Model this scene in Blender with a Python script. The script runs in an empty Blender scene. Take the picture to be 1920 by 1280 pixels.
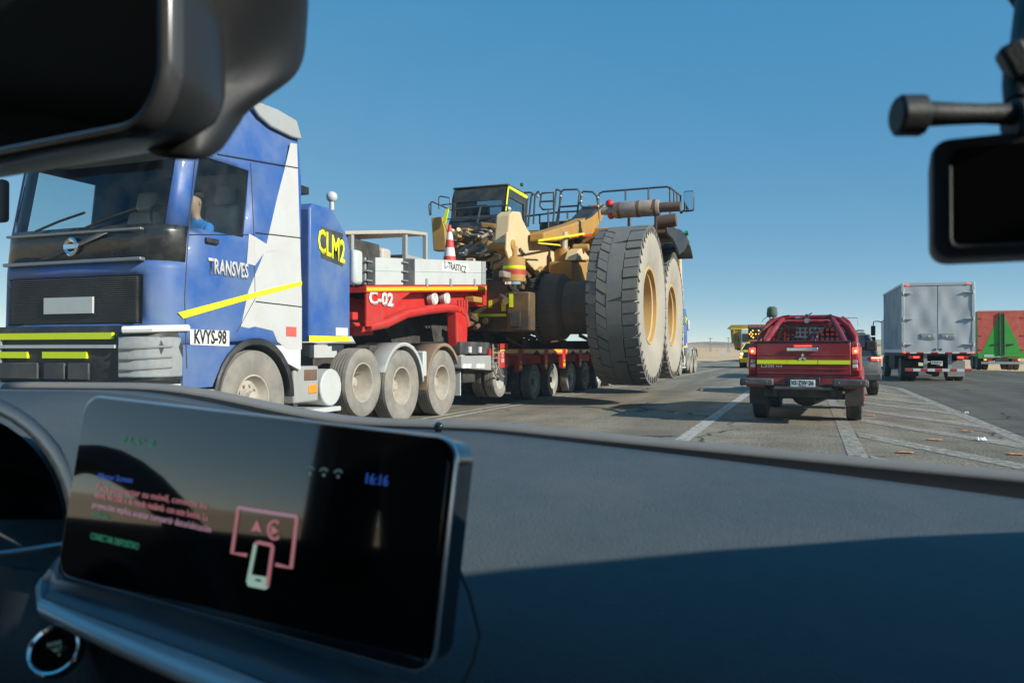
import bpy, bmesh, math, random
from mathutils import Vector, Matrix
random.seed(7)
R = math.radians
PI = math.pi

# ------------------------------------------------------------------ camera, sky, sun, exposure
FPX, YAW, PITCH = 1493.0, R(20.4), math.atan(16 / 1493.0)
CAM = Vector((0, 0, 1.22))
scene = bpy.context.scene
cam_data = bpy.data.cameras.new('camera')
cam = bpy.data.objects.new('camera', cam_data)
scene.collection.objects.link(cam)
cam.location = CAM
cam.rotation_euler = (PI / 2 + PITCH, 0, YAW)
cam_data.sensor_width = 36
cam_data.lens = 36 * FPX / 1920
cam_data.clip_start = 0.02
cam_data.clip_end = 20000
cam_data.dof.use_dof = True
cam_data.dof.focus_distance = 16
cam_data.dof.aperture_fstop = 13
scene.camera = cam
scene.render.resolution_x, scene.render.resolution_y = 1024, 682

SUN_EL = R(27)
SUN_AZ = R(-13)          # to-sun direction in the ground plane, measured from +X (right of the road)
to_sun = Vector((math.cos(SUN_EL) * math.cos(SUN_AZ), math.cos(SUN_EL) * math.sin(SUN_AZ), math.sin(SUN_EL)))
world = bpy.data.worlds.new('World')
scene.world = world
world.use_nodes = True
wn = world.node_tree
sky = wn.nodes.new('ShaderNodeTexSky')
sky.sky_type = 'NISHITA'
sky.sun_disc = False
sky.sun_elevation = SUN_EL
sky.sun_rotation = math.atan2(to_sun.x, to_sun.y)
sky.altitude = 4000
sky.air_density = 0.6
sky.dust_density = 0.0
sky.ozone_density = 6.0
# the photograph's colour response, one gain and one lift for the whole sky
gain = wn.nodes.new('ShaderNodeMix'); gain.data_type = 'RGBA'; gain.blend_type = 'MULTIPLY'; gain.inputs[0].default_value = 1.0
gain.inputs[7].default_value = (1.66, 0.80, 0.27, 1)
lift = wn.nodes.new('ShaderNodeMix'); lift.data_type = 'RGBA'; lift.blend_type = 'ADD'; lift.inputs[0].default_value = 1.0
lift.inputs[7].default_value = (0.0, 1.36, 3.05, 1)
wn.links.new(sky.outputs[0], gain.inputs[6])
wn.links.new(gain.outputs[2], lift.inputs[6])
wn.links.new(lift.outputs[2], wn.nodes['Background'].inputs[0])
wn.nodes['Background'].inputs[1].default_value = 0.115
sun_data = bpy.data.lights.new('sun', 'SUN')
sun_data.energy = 4.6
sun_data.angle = R(0.53)
sun_data.color = (1.0, 0.93, 0.82)
sun = bpy.data.objects.new('sun', sun_data)
scene.collection.objects.link(sun)
sun.rotation_euler = (-to_sun).to_track_quat('-Z', 'Y').to_euler()
sun.location = (30, -10, 40)
scene.view_settings.view_transform = 'Standard'
scene.view_settings.look = 'None'
scene.view_settings.exposure = 0.45
scene.view_settings.gamma = 1
scene.cycles.max_bounces = 8
scene.cycles.transparent_max_bounces = 16
scene.cycles.caustics_reflective = False
scene.cycles.caustics_refractive = False
scene.cycles.use_denoising = True

# ------------------------------------------------------------------ photo pixel (1920 x 1280) -> direction -> place
_f = Vector((-math.sin(YAW) * math.cos(PITCH), math.cos(YAW) * math.cos(PITCH), math.sin(PITCH)))
_r = Vector((math.cos(YAW), math.sin(YAW), 0))
_u = _r.cross(_f)
def ray(px, py):
    return _f + _r * ((px - 960) / FPX) + _u * ((640 - py) / FPX)
def onX(px, py, X):
    d = ray(px, py); return CAM + d * ((X - CAM.x) / d.x)
def onY(px, py, Y):
    d = ray(px, py); return CAM + d * ((Y - CAM.y) / d.y)
def onZ(px, py, Z=0.0):
    d = ray(px, py); return CAM + d * ((Z - CAM.z) / d.z)
def atD(px, py, D):
    return CAM + ray(px, py) * D

# ------------------------------------------------------------------ mesh helpers
COL = scene.collection
def tag(o, label=None, cat=None, group=None, kind=None):
    if label: o['label'] = label
    if cat: o['category'] = cat
    if group: o['group'] = group
    if kind: o['kind'] = kind
    return o
def thing(name, label, cat, loc=(0, 0, 0), rz=0, group=None):
    o = bpy.data.objects.new(name, None)
    o.empty_display_size = 0.2
    COL.objects.link(o); o.location = loc; o.rotation_euler = (0, 0, rz)
    return tag(o, label, cat, group)
def root_of(o):
    while o.parent: o = o.parent
    return o
def world_mat(o):
    m = Matrix.LocRotScale(o.location, o.rotation_euler, o.scale)
    return m if o.parent is None else world_mat(o.parent) @ m

class MB:
    def __init__(s): s.v, s.f = [], []
    def add(s, verts, faces):
        b = len(s.v); s.v += [Vector(p) for p in verts]; s.f += [tuple(i + b for i in q) for q in faces]; return s
    def hexa(s, p):
        return s.add(p, [(0, 3, 2, 1), (4, 5, 6, 7), (0, 1, 5, 4), (1, 2, 6, 5), (2, 3, 7, 6), (3, 0, 4, 7)])
    def box(s, c, size, m=None):
        x, y, z = (k / 2 for k in size); c = Vector(c)
        p = [Vector(q) for q in ((-x, -y, -z), (x, -y, -z), (x, y, -z), (-x, y, -z), (-x, -y, z), (x, -y, z), (x, y, z), (-x, y, z))]
        if m is not None: p = [m @ q for q in p]
        return s.hexa([q + c for q in p])
    def bx(s, x0, x1, y0, y1, z0, z1):
        return s.box(((x0 + x1) / 2, (y0 + y1) / 2, (z0 + z1) / 2), (abs(x1 - x0), abs(y1 - y0), abs(z1 - z0)))
    def ring_loft(s, rings, closed=True, cap0=True, cap1=True):
        n = len(rings[0]); b = len(s.v)
        for r in rings: s.v += [Vector(p) for p in r]
        for i in range(len(rings) - 1):
            for j in range(n if closed else n - 1):
                k = (j + 1) % n
                s.f.append((b + i * n + j, b + i * n + k, b + (i + 1) * n + k, b + (i + 1) * n + j))
        if closed and cap0: s.f.append(tuple(b + j for j in reversed(range(n))))
        if closed and cap1: s.f.append(tuple(b + (len(rings) - 1) * n + j for j in range(n)))
        return s
    def prism(s, pts, off):
        off = Vector(off); return s.ring_loft([[Vector(p) for p in pts], [Vector(p) + off for p in pts]])
    def cyl(s, p0, p1, r0, r1=None, n=14, cap=True):
        p0, p1 = Vector(p0), Vector(p1); r1 = r0 if r1 is None else r1
        a = (p1 - p0).normalized(); u = a.orthogonal().normalized(); w = a.cross(u)
        def rg(c, r): return [c + (u * math.cos(2 * PI * k / n) + w * math.sin(2 * PI * k / n)) * r for k in range(n)]
        return s.ring_loft([rg(p0, r0), rg(p1, r1)], True, cap, cap)
    def tube(s, path, r, n=8, closed=False):
        P = [Vector(p) for p in path]; rings = []; u = None
        for i, p in enumerate(P):
            if closed: t = (P[(i + 1) % len(P)] - P[i - 1])
            else: t = (P[min(i + 1, len(P) - 1)] - P[max(i - 1, 0)])
            t.normalize()
            u = t.orthogonal().normalized() if u is None else (u - t * u.dot(t)).normalized()
            w = t.cross(u); rr = r[i] if isinstance(r, (list, tuple)) else r
            rings.append([p + (u * math.cos(2 * PI * k / n) + w * math.sin(2 * PI * k / n)) * rr for k in range(n)])
        if closed: rings.append(rings[0]); return s.ring_loft(rings, True, False, False)
        return s.ring_loft(rings)
    def lathe(s, prof, origin, axis=(1, 0, 0), n=32, arc=2 * PI, start=0.0, up=None):
        a = Vector(axis).normalized(); o = Vector(origin)
        u = Vector(up).normalized() if up else a.orthogonal().normalized(); w = a.cross(u)
        full = abs(arc - 2 * PI) < 1e-6; m = n if full else n + 1
        b = len(s.v); k = len(prof)
        for i in range(m):
            t = start + arc * i / n; d = u * math.cos(t) + w * math.sin(t)
            s.v += [o + a * h + d * r for h, r in prof]
        for i in range(n):
            i2 = (i + 1) % m
            for j in range(k - 1):
                s.f.append((b + i * k + j, b + i2 * k + j, b + i2 * k + j + 1, b + i * k + j + 1))
        return s
    def sphere(s, c, r, n=10, sc=(1, 1, 1)):
        c = Vector(c); prof = [(-math.cos(PI * i / n), math.sin(PI * i / n)) for i in range(n + 1)]
        t = MB().lathe(prof, (0, 0, 0), (0, 0, 1), n * 2)
        return s.add([c + Vector((p.x * sc[0], p.y * sc[1], p.z * sc[2])) * r for p in t.v], t.f)
    def grid(s, rows, keep=None):
        n = len(rows[0]); b = len(s.v)
        for r in rows: s.v += [Vector(p) for p in r]
        for i in range(len(rows) - 1):
            for j in range(n - 1):
                if keep is None or keep(i, j):
                    s.f.append((b + i * n + j, b + i * n + j + 1, b + (i + 1) * n + j + 1, b + (i + 1) * n + j))
        return s
    def mesh(s, name, inv=None, smooth=35, fix=True):
        me = bpy.data.meshes.new(name)
        V = [inv @ p for p in s.v] if inv is not None else s.v
        me.from_pydata([tuple(p) for p in V], [], s.f)
        bm = bmesh.new(); bm.from_mesh(me)
        bmesh.ops.remove_doubles(bm, verts=bm.verts, dist=1e-5)
        loose = [q for q in bm.verts if not q.link_faces]
        if loose: bmesh.ops.delete(bm, geom=loose, context='VERTS')
        if fix: bmesh.ops.recalc_face_normals(bm, faces=bm.faces)
        bm.to_mesh(me); bm.free()
        if smooth:
            me.polygons.foreach_set('use_smooth', [True] * len(me.polygons))
            me.set_sharp_from_angle(angle=R(smooth))
        return me
    def build(s, name, mat, parent=None, W=False, bevel=0, smooth=35, solid=0, seg=2, sub=0, kind=None, label=None, fix=True):
        inv = world_mat(parent).inverted() if (W and parent) else None
        me = s.mesh(name, inv, smooth, fix)
        me.materials.append(mat)
        o = bpy.data.objects.new(name, me); COL.objects.link(o); o.parent = parent
        if solid:
            m = o.modifiers.new('solid', 'SOLIDIFY'); m.thickness = solid; m.offset = -1
        if bevel:
            m = o.modifiers.new('bevel', 'BEVEL'); m.width = bevel; m.segments = seg; m.limit_method = 'ANGLE'; m.angle_limit = R(40)
        if sub:
            m = o.modifiers.new('sub', 'SUBSURF'); m.levels = sub; m.render_levels = sub
        if kind: o['kind'] = kind
        if label: o['label'] = label
        return o
def B(x0, x1, y0, y1, z0, z1): return MB().bx(x0, x1, y0, y1, z0, z1)
def copy_tree(o, parent=None):
    c = o.copy(); COL.objects.link(c); c.parent = parent
    for ch in list(o.children): copy_tree(ch, c)
    return c
def plate(outer, holes, fn, t):
    """a flat sheet with holes; fn(u, v, w) -> point; w runs through the thickness t"""
    bm = bmesh.new(); eds = []
    for loop in [outer] + holes:
        vs = [bm.verts.new((p[0], p[1], 0)) for p in loop]
        eds += [bm.edges.new((vs[i], vs[(i + 1) % len(vs)])) for i in range(len(vs))]
    bmesh.ops.triangle_fill(bm, use_beauty=True, use_dissolve=False, edges=eds)
    bm.verts.index_update()
    vs = [tuple(v.co) for v in bm.verts]; n = len(vs)
    fs = [tuple(v.index for v in f.verts) for f in bm.faces]
    ed = [(e.verts[0].index, e.verts[1].index) for e in bm.edges if len(e.link_faces) == 1]
    bm.free()
    m = MB()
    m.add([fn(x, y, 0) for x, y, _ in vs] + [fn(x, y, t) for x, y, _ in vs],
          fs + [tuple(i + n for i in reversed(f)) for f in fs] + [(a, b, b + n, a + n) for a, b in ed])
    return m
def rrect(x0, x1, y0, y1, r, n=4):
    out = []
    for cx, cy, a in ((x1 - r, y1 - r, 0), (x0 + r, y1 - r, 90), (x0 + r, y0 + r, 180), (x1 - r, y0 + r, 270)):
        out += [(cx + r * math.cos(R(a + 90 * k / n)), cy + r * math.sin(R(a + 90 * k / n))) for k in range(n + 1)]
    return out
def text(s, name, mat, parent, origin, right, up, height, width=None, t=0.003, W=False, align='CENTER', bold=0.0, font_h=0.69):
    cu = bpy.data.curves.new('txt', 'FONT'); cu.body = s; cu.align_x = align; cu.align_y = 'CENTER'
    cu.offset = bold; cu.resolution_u = 2
    tmp = bpy.data.objects.new('txt', cu); COL.objects.link(tmp)
    bpy.context.view_layer.update()
    me = bpy.data.meshes.new_from_object(tmp.evaluated_get(bpy.context.evaluated_depsgraph_get()))
    bpy.data.objects.remove(tmp); bpy.data.curves.remove(cu)
    right, up, origin = Vector(right).normalized(), Vector(up).normalized(), Vector(origin)
    nrm = right.cross(up)
    xs = [v.co.x for v in me.vertices]
    sy = height / font_h; sx = sy if not width else width / (max(xs) - min(xs))
    inv = world_mat(parent).inverted() if (W and parent) else Matrix.Identity(4)
    for v in me.vertices:
        v.co = inv @ (origin + right * (v.co.x * sx) + up * (v.co.y * sy))
    me.name = name; me.materials.clear(); me.materials.append(mat)
    o = bpy.data.objects.new(name, me); COL.objects.link(o); o.parent = parent
    m = o.modifiers.new('solid', 'SOLIDIFY'); m.thickness = t; m.offset = 1
    return o

# ------------------------------------------------------------------ materials
MATS = {}
def mat(name, col, rough=0.5, metal=0.0, var=0.12, scale=6.0, bump=0.0, bscale=None, dirt=None, dscale=3.0, damt=0.45, emit=None, spec=0.5, coat=0.0, detail=6.0, coords='Object', stretch=None):
    if name in MATS: return MATS[name]
    m = bpy.data.materials.new(name); m.use_nodes = True
    nt = m.node_tree; N, L = nt.nodes, nt.links; b = N['Principled BSDF']
    b.inputs['Roughness'].default_value = rough; b.inputs['Metallic'].default_value = metal
    b.inputs['Specular IOR Level'].default_value = spec; b.inputs['Coat Weight'].default_value = coat
    tc = N.new('ShaderNodeTexCoord'); src = tc.outputs[coords]
    if stretch:
        mp = N.new('ShaderNodeMapping'); mp.inputs['Scale'].default_value = stretch; L.new(src, mp.inputs[0]); src = mp.outputs[0]
    def noise(sc, det=detail):
        n = N.new('ShaderNodeTexNoise'); n.inputs['Scale'].default_value = sc; n.inputs['Detail'].default_value = det
        n.inputs['Roughness'].default_value = 0.62; L.new(src, n.inputs['Vector']); return n
    n1 = noise(scale)
    mx = N.new('ShaderNodeMix'); mx.data_type = 'RGBA'
    mx.inputs[6].default_value = (*[c * (1 - var) for c in col], 1); mx.inputs[7].default_value = (*[min(1, c * (1 + var)) for c in col], 1)
    L.new(n1.outputs[0], mx.inputs[0]); out = mx.outputs[2]
    if dirt:
        n2 = noise(dscale, 8); rp = N.new('ShaderNodeValToRGB')
        rp.color_ramp.elements[0].position = 1 - damt - 0.18; rp.color_ramp.elements[1].position = min(1, 1 - damt + 0.22)
        L.new(n2.outputs[0], rp.inputs[0])
        m2 = N.new('ShaderNodeMix'); m2.data_type = 'RGBA'; m2.inputs[7].default_value = (*dirt, 1)
        L.new(rp.outputs[0], m2.inputs[0]); L.new(out, m2.inputs[6]); out = m2.outputs[2]
        mr = N.new('ShaderNodeMapRange'); mr.inputs[3].default_value = rough; mr.inputs[4].default_value = max(rough, 0.85)
        L.new(rp.outputs[0], mr.inputs[0]); L.new(mr.outputs[0], b.inputs['Roughness'])
    L.new(out, b.inputs['Base Color'])
    if bump:
        n3 = noise(bscale or scale * 8); bp = N.new('ShaderNodeBump'); bp.inputs['Strength'].default_value = bump; bp.inputs['Distance'].default_value = 0.01
        L.new(n3.outputs[0], bp.inputs['Height']); L.new(bp.outputs[0], b.inputs['Normal'])
    if emit:
        b.inputs['Emission Color'].default_value = (*emit[0], 1); b.inputs['Emission Strength'].default_value = emit[1]
    MATS[name] = m; return m
def glass(name, tint=(0.9, 0.95, 0.95), base_r=0.04, rough=0.02, dust=0.0, dustcol=(0.6, 0.55, 0.48)):
    """thin pane: see-through with a Fresnel reflection and a film of dust"""
    m = bpy.data.materials.new(name); m.use_nodes = True; nt = m.node_tree; N, L = nt.nodes, nt.links
    N.remove(N['Principled BSDF']); o = N['Material Output']
    tr = N.new('ShaderNodeBsdfTransparent'); tr.inputs[0].default_value = (*tint, 1)
    gl = N.new('ShaderNodeBsdfGlossy'); gl.inputs['Roughness'].default_value = rough; gl.inputs[0].default_value = (1, 1, 1, 1)
    lw = N.new('ShaderNodeLayerWeight'); lw.inputs[0].default_value = 0.5     # Schlick, the same from both sides
    pw = N.new('ShaderNodeMath'); pw.operation = 'POWER'; pw.inputs[1].default_value = 5; L.new(lw.outputs['Facing'], pw.inputs[0])
    fr = N.new('ShaderNodeMapRange'); fr.inputs[3].default_value = base_r; fr.inputs[4].default_value = 1.0; L.new(pw.outputs[0], fr.inputs[0])
    mx = N.new('ShaderNodeMixShader'); L.new(fr.outputs[0], mx.inputs[0]); L.new(tr.outputs[0], mx.inputs[1]); L.new(gl.outputs[0], mx.inputs[2])
    out = mx.outputs[0]
    if dust:
        df = N.new('ShaderNodeBsdfDiffuse'); df.inputs[0].default_value = (*dustcol, 1)
        tc = N.new('ShaderNodeTexCoord'); n = N.new('ShaderNodeTexNoise'); n.inputs['Scale'].default_value = 5; n.inputs['Detail'].default_value = 10
        L.new(tc.outputs['Object'], n.inputs['Vector'])
        mr = N.new('ShaderNodeMapRange'); mr.inputs[1].default_value = 0.35; mr.inputs[2].default_value = 0.8; mr.inputs[3].default_value = 0; mr.inputs[4].default_value = dust
        L.new(n.outputs[0], mr.inputs[0])
        m3 = N.new('ShaderNodeMixShader'); L.new(mr.outputs[0], m3.inputs[0]); L.new(out, m3.inputs[1]); L.new(df.outputs[0], m3.inputs[2]); out = m3.outputs[0]
    L.new(out, o.inputs['Surface']); return m

DUST = (0.33, 0.27, 0.20)
blue = mat('blue_paint', (0.03, 0.105, 0.36), 0.35, var=0.08, dirt=(0.15, 0.21, 0.33), dscale=1.3, damt=0.46, coat=0.15)
white = mat('white_paint', (0.74, 0.74, 0.72), 0.4, var=0.04, dirt=(0.55, 0.52, 0.46), damt=0.3)
hivis = mat('hi_vis_tape', (0.78, 0.90, 0.01), 0.45, var=0.05)
hivis2 = mat('hi_vis_tape_yellow', (0.92, 0.92, 0.02), 0.45, var=0.05)
blackp = mat('black_plastic', (0.018, 0.019, 0.021), 0.45, var=0.2, dirt=(0.07, 0.065, 0.055), damt=0.4)
darkgrey = mat('dark_grey_plastic', (0.05, 0.052, 0.055), 0.5, var=0.2, dirt=(0.13, 0.12, 0.1), damt=0.4)
panelblk = mat('gloss_black_panel', (0.02, 0.021, 0.022), 0.18, var=0.2, dirt=(0.09, 0.085, 0.075), damt=0.42, coat=0.3)
grey = mat('grey_paint', (0.36, 0.38, 0.38), 0.45, var=0.08, dirt=(0.33, 0.3, 0.25), damt=0.4)
lgrey = mat('light_grey_paint', (0.55, 0.57, 0.56), 0.45, var=0.06, dirt=(0.45, 0.42, 0.36), damt=0.35)
steel = mat('dull_steel', (0.45, 0.45, 0.44), 0.42, 0.6, var=0.15, dirt=DUST, damt=0.4)
chrome = mat('chrome', (0.8, 0.82, 0.84), 0.12, 1.0, var=0.03)
rust = mat('rusty_steel', (0.17, 0.075, 0.04), 0.8, 0.2, var=0.5, scale=14, bump=0.4, dirt=(0.2, 0.15, 0.1))
chassis = mat('chassis_dark', (0.03, 0.029, 0.028), 0.7, var=0.3, dirt=(0.11, 0.095, 0.075), damt=0.45)
redp = mat('trailer_red', (0.58, 0.028, 0.022), 0.42, var=0.1, dirt=(0.42, 0.06, 0.045), damt=0.4)
tyre_m = mat('tyre_rubber', (0.045, 0.044, 0.043), 0.8, var=0.25, scale=20, dirt=(0.22, 0.195, 0.165), dscale=5, damt=0.5, bump=0.15)
tyre_dusty = mat('tyre_dusty', (0.19, 0.18, 0.165), 0.88, var=0.25, scale=18, dirt=(0.32, 0.29, 0.24), dscale=4, damt=0.5, bump=0.2)
rim_dusty = mat('rim_dusty', (0.50, 0.46, 0.39), 0.65, 0.1, var=0.2, scale=10, dirt=(0.34, 0.29, 0.23), dscale=6, damt=0.45)
rim_white = mat('rim_white', (0.62, 0.61, 0.58), 0.5, 0.2, var=0.15, dirt=(0.4, 0.36, 0.3), dscale=6, damt=0.35)
yel = mat('machine_yellow', (0.50, 0.255, 0.035), 0.5, var=0.2, scale=5, dirt=(0.33, 0.205, 0.085), dscale=2.6, damt=0.5, bump=0.15)
yel_dk = mat('machine_yellow_shaded_grime', (0.21, 0.118, 0.032), 0.6, var=0.35, scale=5, dirt=(0.06, 0.044, 0.03), dscale=2.0, damt=0.55, bump=0.25)  # shade and grime both mixed into this darker yellow
goldrim = mat('machine_rim', (0.56, 0.36, 0.13), 0.55, var=0.15, scale=3, dirt=(0.45, 0.33, 0.19), dscale=2.0, damt=0.45)
cream = mat('machine_yellow_sunlit', (0.62, 0.45, 0.22), 0.55, var=0.14, scale=3, dirt=(0.66, 0.52, 0.33), dscale=1.6, damt=0.5, bump=0.1)  # paler copy of the yellow, sunlight on the faces put into the colour
tape_y = mat('yellow_reflector', (0.95, 0.55, 0.02), 0.35, var=0.05)
amber = mat('amber_lens', (0.85, 0.30, 0.03), 0.3)
redlens = mat('red_lens', (0.45, 0.012, 0.012), 0.2, coat=0.4)
redlit = mat('red_lens_lit', (0.9, 0.03, 0.02), 0.3, emit=((1.0, 0.07, 0.035), 2.2))
redhot = mat('red_lens_core', (1.0, 0.3, 0.2), 0.3, emit=((1.0, 0.36, 0.2), 3.2))
clearlens = mat('clear_lens', (0.62, 0.63, 0.62), 0.2, var=0.1, coat=0.4)
headlit = mat('headlamp_lit', (1, 0.9, 0.7), 0.3, emit=((1.0, 0.85, 0.6), 3.5))
glass_cab = glass('truck_glass', (0.80, 0.88, 0.88), dust=0.035)
glass_dark = glass('tinted_glass', (0.3, 0.36, 0.37), dust=0.05)
ink = mat('black_ink', (0.02, 0.02, 0.022), 0.6)

# ------------------------------------------------------------------ setting: desert, road, markings
def ground_mat(name, c1, c2, c3, s1=0.02, s2=0.6, s3=40, bump=0.5, rough=0.95, spec=0.2):
    m = bpy.data.materials.new(name); m.use_nodes = True; nt = m.node_tree; N, L = nt.nodes, nt.links; b = N['Principled BSDF']
    b.inputs['Roughness'].default_value = rough; b.inputs['Specular IOR Level'].default_value = spec
    tc = N.new('ShaderNodeTexCoord')
    def nz(s, d=8):
        n = N.new('ShaderNodeTexNoise'); n.inputs['Scale'].default_value = s; n.inputs['Detail'].default_value = d; n.inputs['Roughness'].default_value = 0.65
        L.new(tc.outputs['Object'], n.inputs['Vector']); return n
    def mix(fac, a, bb):
        x = N.new('ShaderNodeMix'); x.data_type = 'RGBA'
        L.new(fac, x.inputs[0])
        for k, q in ((6, a), (7, bb)):
            if isinstance(q, tuple): x.inputs[k].default_value = (*q, 1)
            else: L.new(q, x.inputs[k])
        return x.outputs[2]
    def ramp(n, a, bb):
        r = N.new('ShaderNodeValToRGB'); r.color_ramp.elements[0].position = a; r.color_ramp.elements[1].position = bb; L.new(n.outputs[0], r.inputs[0]); return r.outputs[0]
    o = mix(ramp(nz(s1), 0.38, 0.62), c1, c2)
    o = mix(ramp(nz(s2), 0.45, 0.75), o, c3)
    n3 = nz(s3, 4); g = N.new('ShaderNodeMix'); g.data_type = 'RGBA'; g.blend_type = 'OVERLAY'; g.inputs[0].default_value = 0.8
    L.new(o, g.inputs[6])
    gr = N.new('ShaderNodeValToRGB'); gr.color_ramp.elements[0].position = 0.3; gr.color_ramp.elements[1].position = 0.7
    gr.color_ramp.elements[0].color = (0.22, 0.22, 0.22, 1); gr.color_ramp.elements[1].color = (0.78, 0.78, 0.78, 1)
    L.new(n3.outputs[0], gr.inputs[0]); L.new(gr.outputs[0], g.inputs[7])
    out = g.outputs[2]
    L.new(out, b.inputs['Base Color'])
    bp = N.new('ShaderNodeBump'); bp.inputs['Strength'].default_value = bump; bp.inputs['Distance'].default_value = 0.02
    L.new(n3.outputs[0], bp.inputs['Height']); L.new(bp.outputs[0], b.inputs['Normal'])
    return m, nt, out, b
sand = ground_mat('desert_sand', (0.68, 0.47, 0.28), (0.57, 0.385, 0.225), (0.75, 0.55, 0.35), 0.012, 0.12, 2.5, 0.6)[0]
hillm = ground_mat('desert_hill', (0.46, 0.345, 0.26), (0.36, 0.265, 0.205), (0.5, 0.385, 0.29), 0.004, 0.03, 0.5, 0.4)[0]
def asphalt_mat(name, c1, c2, c3, cracks=True):
    m, nt, out, b = ground_mat(name, c1, c2, c3, 0.35, 1.1, 24, 1.0, 0.85, 0.35)
    N, L = nt.nodes, nt.links
    if cracks:
        tc = N.new('ShaderNodeTexCoord')
        wob = N.new('ShaderNodeTexNoise'); wob.inputs['Scale'].default_value = 2.2; wob.inputs['Detail'].default_value = 5
        L.new(tc.outputs['Object'], wob.inputs['Vector'])
        va = N.new('ShaderNodeVectorMath'); va.operation = 'SCALE'; va.inputs['Scale'].default_value = 0.55; L.new(wob.outputs[1], va.inputs[0])
        ad = N.new('ShaderNodeVectorMath'); ad.operation = 'ADD'; L.new(tc.outputs['Object'], ad.inputs[0]); L.new(va.outputs[0], ad.inputs[1])
        vo = N.new('ShaderNodeTexVoronoi'); vo.feature = 'DISTANCE_TO_EDGE'; vo.inputs['Scale'].default_value = 0.32; L.new(ad.outputs[0], vo.inputs['Vector'])
        cr = N.new('ShaderNodeMapRange'); cr.inputs[1].default_value = 0.0; cr.inputs[2].default_value = 0.014; cr.inputs[3].default_value = 1; cr.inputs[4].default_value = 0; L.new(vo.outputs['Distance'], cr.inputs[0])
        ms = N.new('ShaderNodeTexNoise'); ms.inputs['Scale'].default_value = 0.33; L.new(tc.outputs['Object'], ms.inputs['Vector'])
        mk = N.new('ShaderNodeMapRange'); mk.inputs[1].default_value = 0.46; mk.inputs[2].default_value = 0.52; L.new(ms.outputs[0], mk.inputs[0])
        mu = N.new('ShaderNodeMath'); mu.operation = 'MULTIPLY'; L.new(cr.outputs[0], mu.inputs[0]); L.new(mk.outputs[0], mu.inputs[1])
        x = N.new('ShaderNodeMix'); x.data_type = 'RGBA'; x.inputs[7].default_value = (0.018, 0.017, 0.016, 1)
        L.new(mu.outputs[0], x.inputs[0]); L.new(out, x.inputs[6]); L.new(x.outputs[2], b.inputs['Base Color'])
    # tyre tracks and stains drawn out along the road
    tc2 = N.new('ShaderNodeTexCoord'); mp = N.new('ShaderNodeMapping'); mp.inputs['Scale'].default_value = (1.1, 0.06, 1.0); L.new(tc2.outputs['Object'], mp.inputs[0])
    st = N.new('ShaderNodeTexNoise'); st.inputs['Scale'].default_value = 1.0; st.inputs['Detail'].default_value = 6; L.new(mp.outputs[0], st.inputs['Vector'])
    sp = N.new('ShaderNodeTexNoise'); sp.inputs['Scale'].default_value = 0.9; sp.inputs['Detail'].default_value = 9; sp.inputs['Roughness'].default_value = 0.7; L.new(tc2.outputs['Object'], sp.inputs['Vector'])
    rs = N.new('ShaderNodeMapRange'); rs.inputs[1].default_value = .35; rs.inputs[2].default_value = .65; rs.inputs[3].default_value = .74; rs.inputs[4].default_value = 1.12; L.new(st.outputs[0], rs.inputs[0])
    rt = N.new('ShaderNodeMapRange'); rt.inputs[1].default_value = .3; rt.inputs[2].default_value = .7; rt.inputs[3].default_value = .78; rt.inputs[4].default_value = 1.22; L.new(sp.outputs[0], rt.inputs[0])
    mm = N.new('ShaderNodeMath'); mm.operation = 'MULTIPLY'; L.new(rs.outputs[0], mm.inputs[0]); L.new(rt.outputs[0], mm.inputs[1])
    fin = N.new('ShaderNodeVectorMath'); fin.operation = 'SCALE'; L.new(b.inputs['Base Color'].links[0].from_socket, fin.inputs[0]); L.new(mm.outputs[0], fin.inputs['Scale'])
    L.new(fin.outputs[0], b.inputs['Base Color'])
    return m
asphalt = asphalt_mat('road_asphalt', (0.2616, 0.2261, 0.1692), (0.2042, 0.1776, 0.1346), (0.3115, 0.2675, 0.1980))
asphalt2 = asphalt_mat('side_asphalt', (0.1240, 0.1111, 0.0880), (0.1000, 0.0907, 0.0726), (0.1500, 0.1333, 0.1034))
asphalt3 = asphalt_mat('island_asphalt', (0.2521, 0.2143, 0.1588), (0.2958, 0.2524, 0.1846), (0.1929, 0.1667, 0.1251))

def smooth_noise(x, y):
    return (math.sin(x * .0031 + 1.3) * math.cos(y * .0023 + .4) + .5 * math.sin(x * .0071 + y * .0053) + .25 * math.sin(x * .017 - y * .013 + 2))
def terrain_z(x, y):
    d = math.hypot(x + 5, y); a = max(0, min(1, (d - 170) / 420))
    z = -0.14 + a * a * (3.0 + 3.2 * smooth_noise(x * 1.7, y * 1.7))
    b = max(0, min(1, (d - 900) / 1600)); z += b * b * (9 + 8 * smooth_noise(x * .7 + 300, y * .7))
    return z
m = MB(); rows = []
rad = [0, 20, 45, 70, 100, 140, 180, 230, 290, 360, 440, 540, 660, 800, 1000, 1250, 1600, 2100, 2800, 3800, 5200, 7500, 11000]
for r_ in rad:
    rows.append([(-5 + r_ * math.cos(2 * PI * k / 160), r_ * math.sin(2 * PI * k / 160), terrain_z(-5 + r_ * math.cos(2 * PI * k / 160), r_ * math.sin(2 * PI * k / 160))) for k in range(161)])
m.grid(rows)
m.build('desert_ground', sand, kind='structure', smooth=180)
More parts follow.
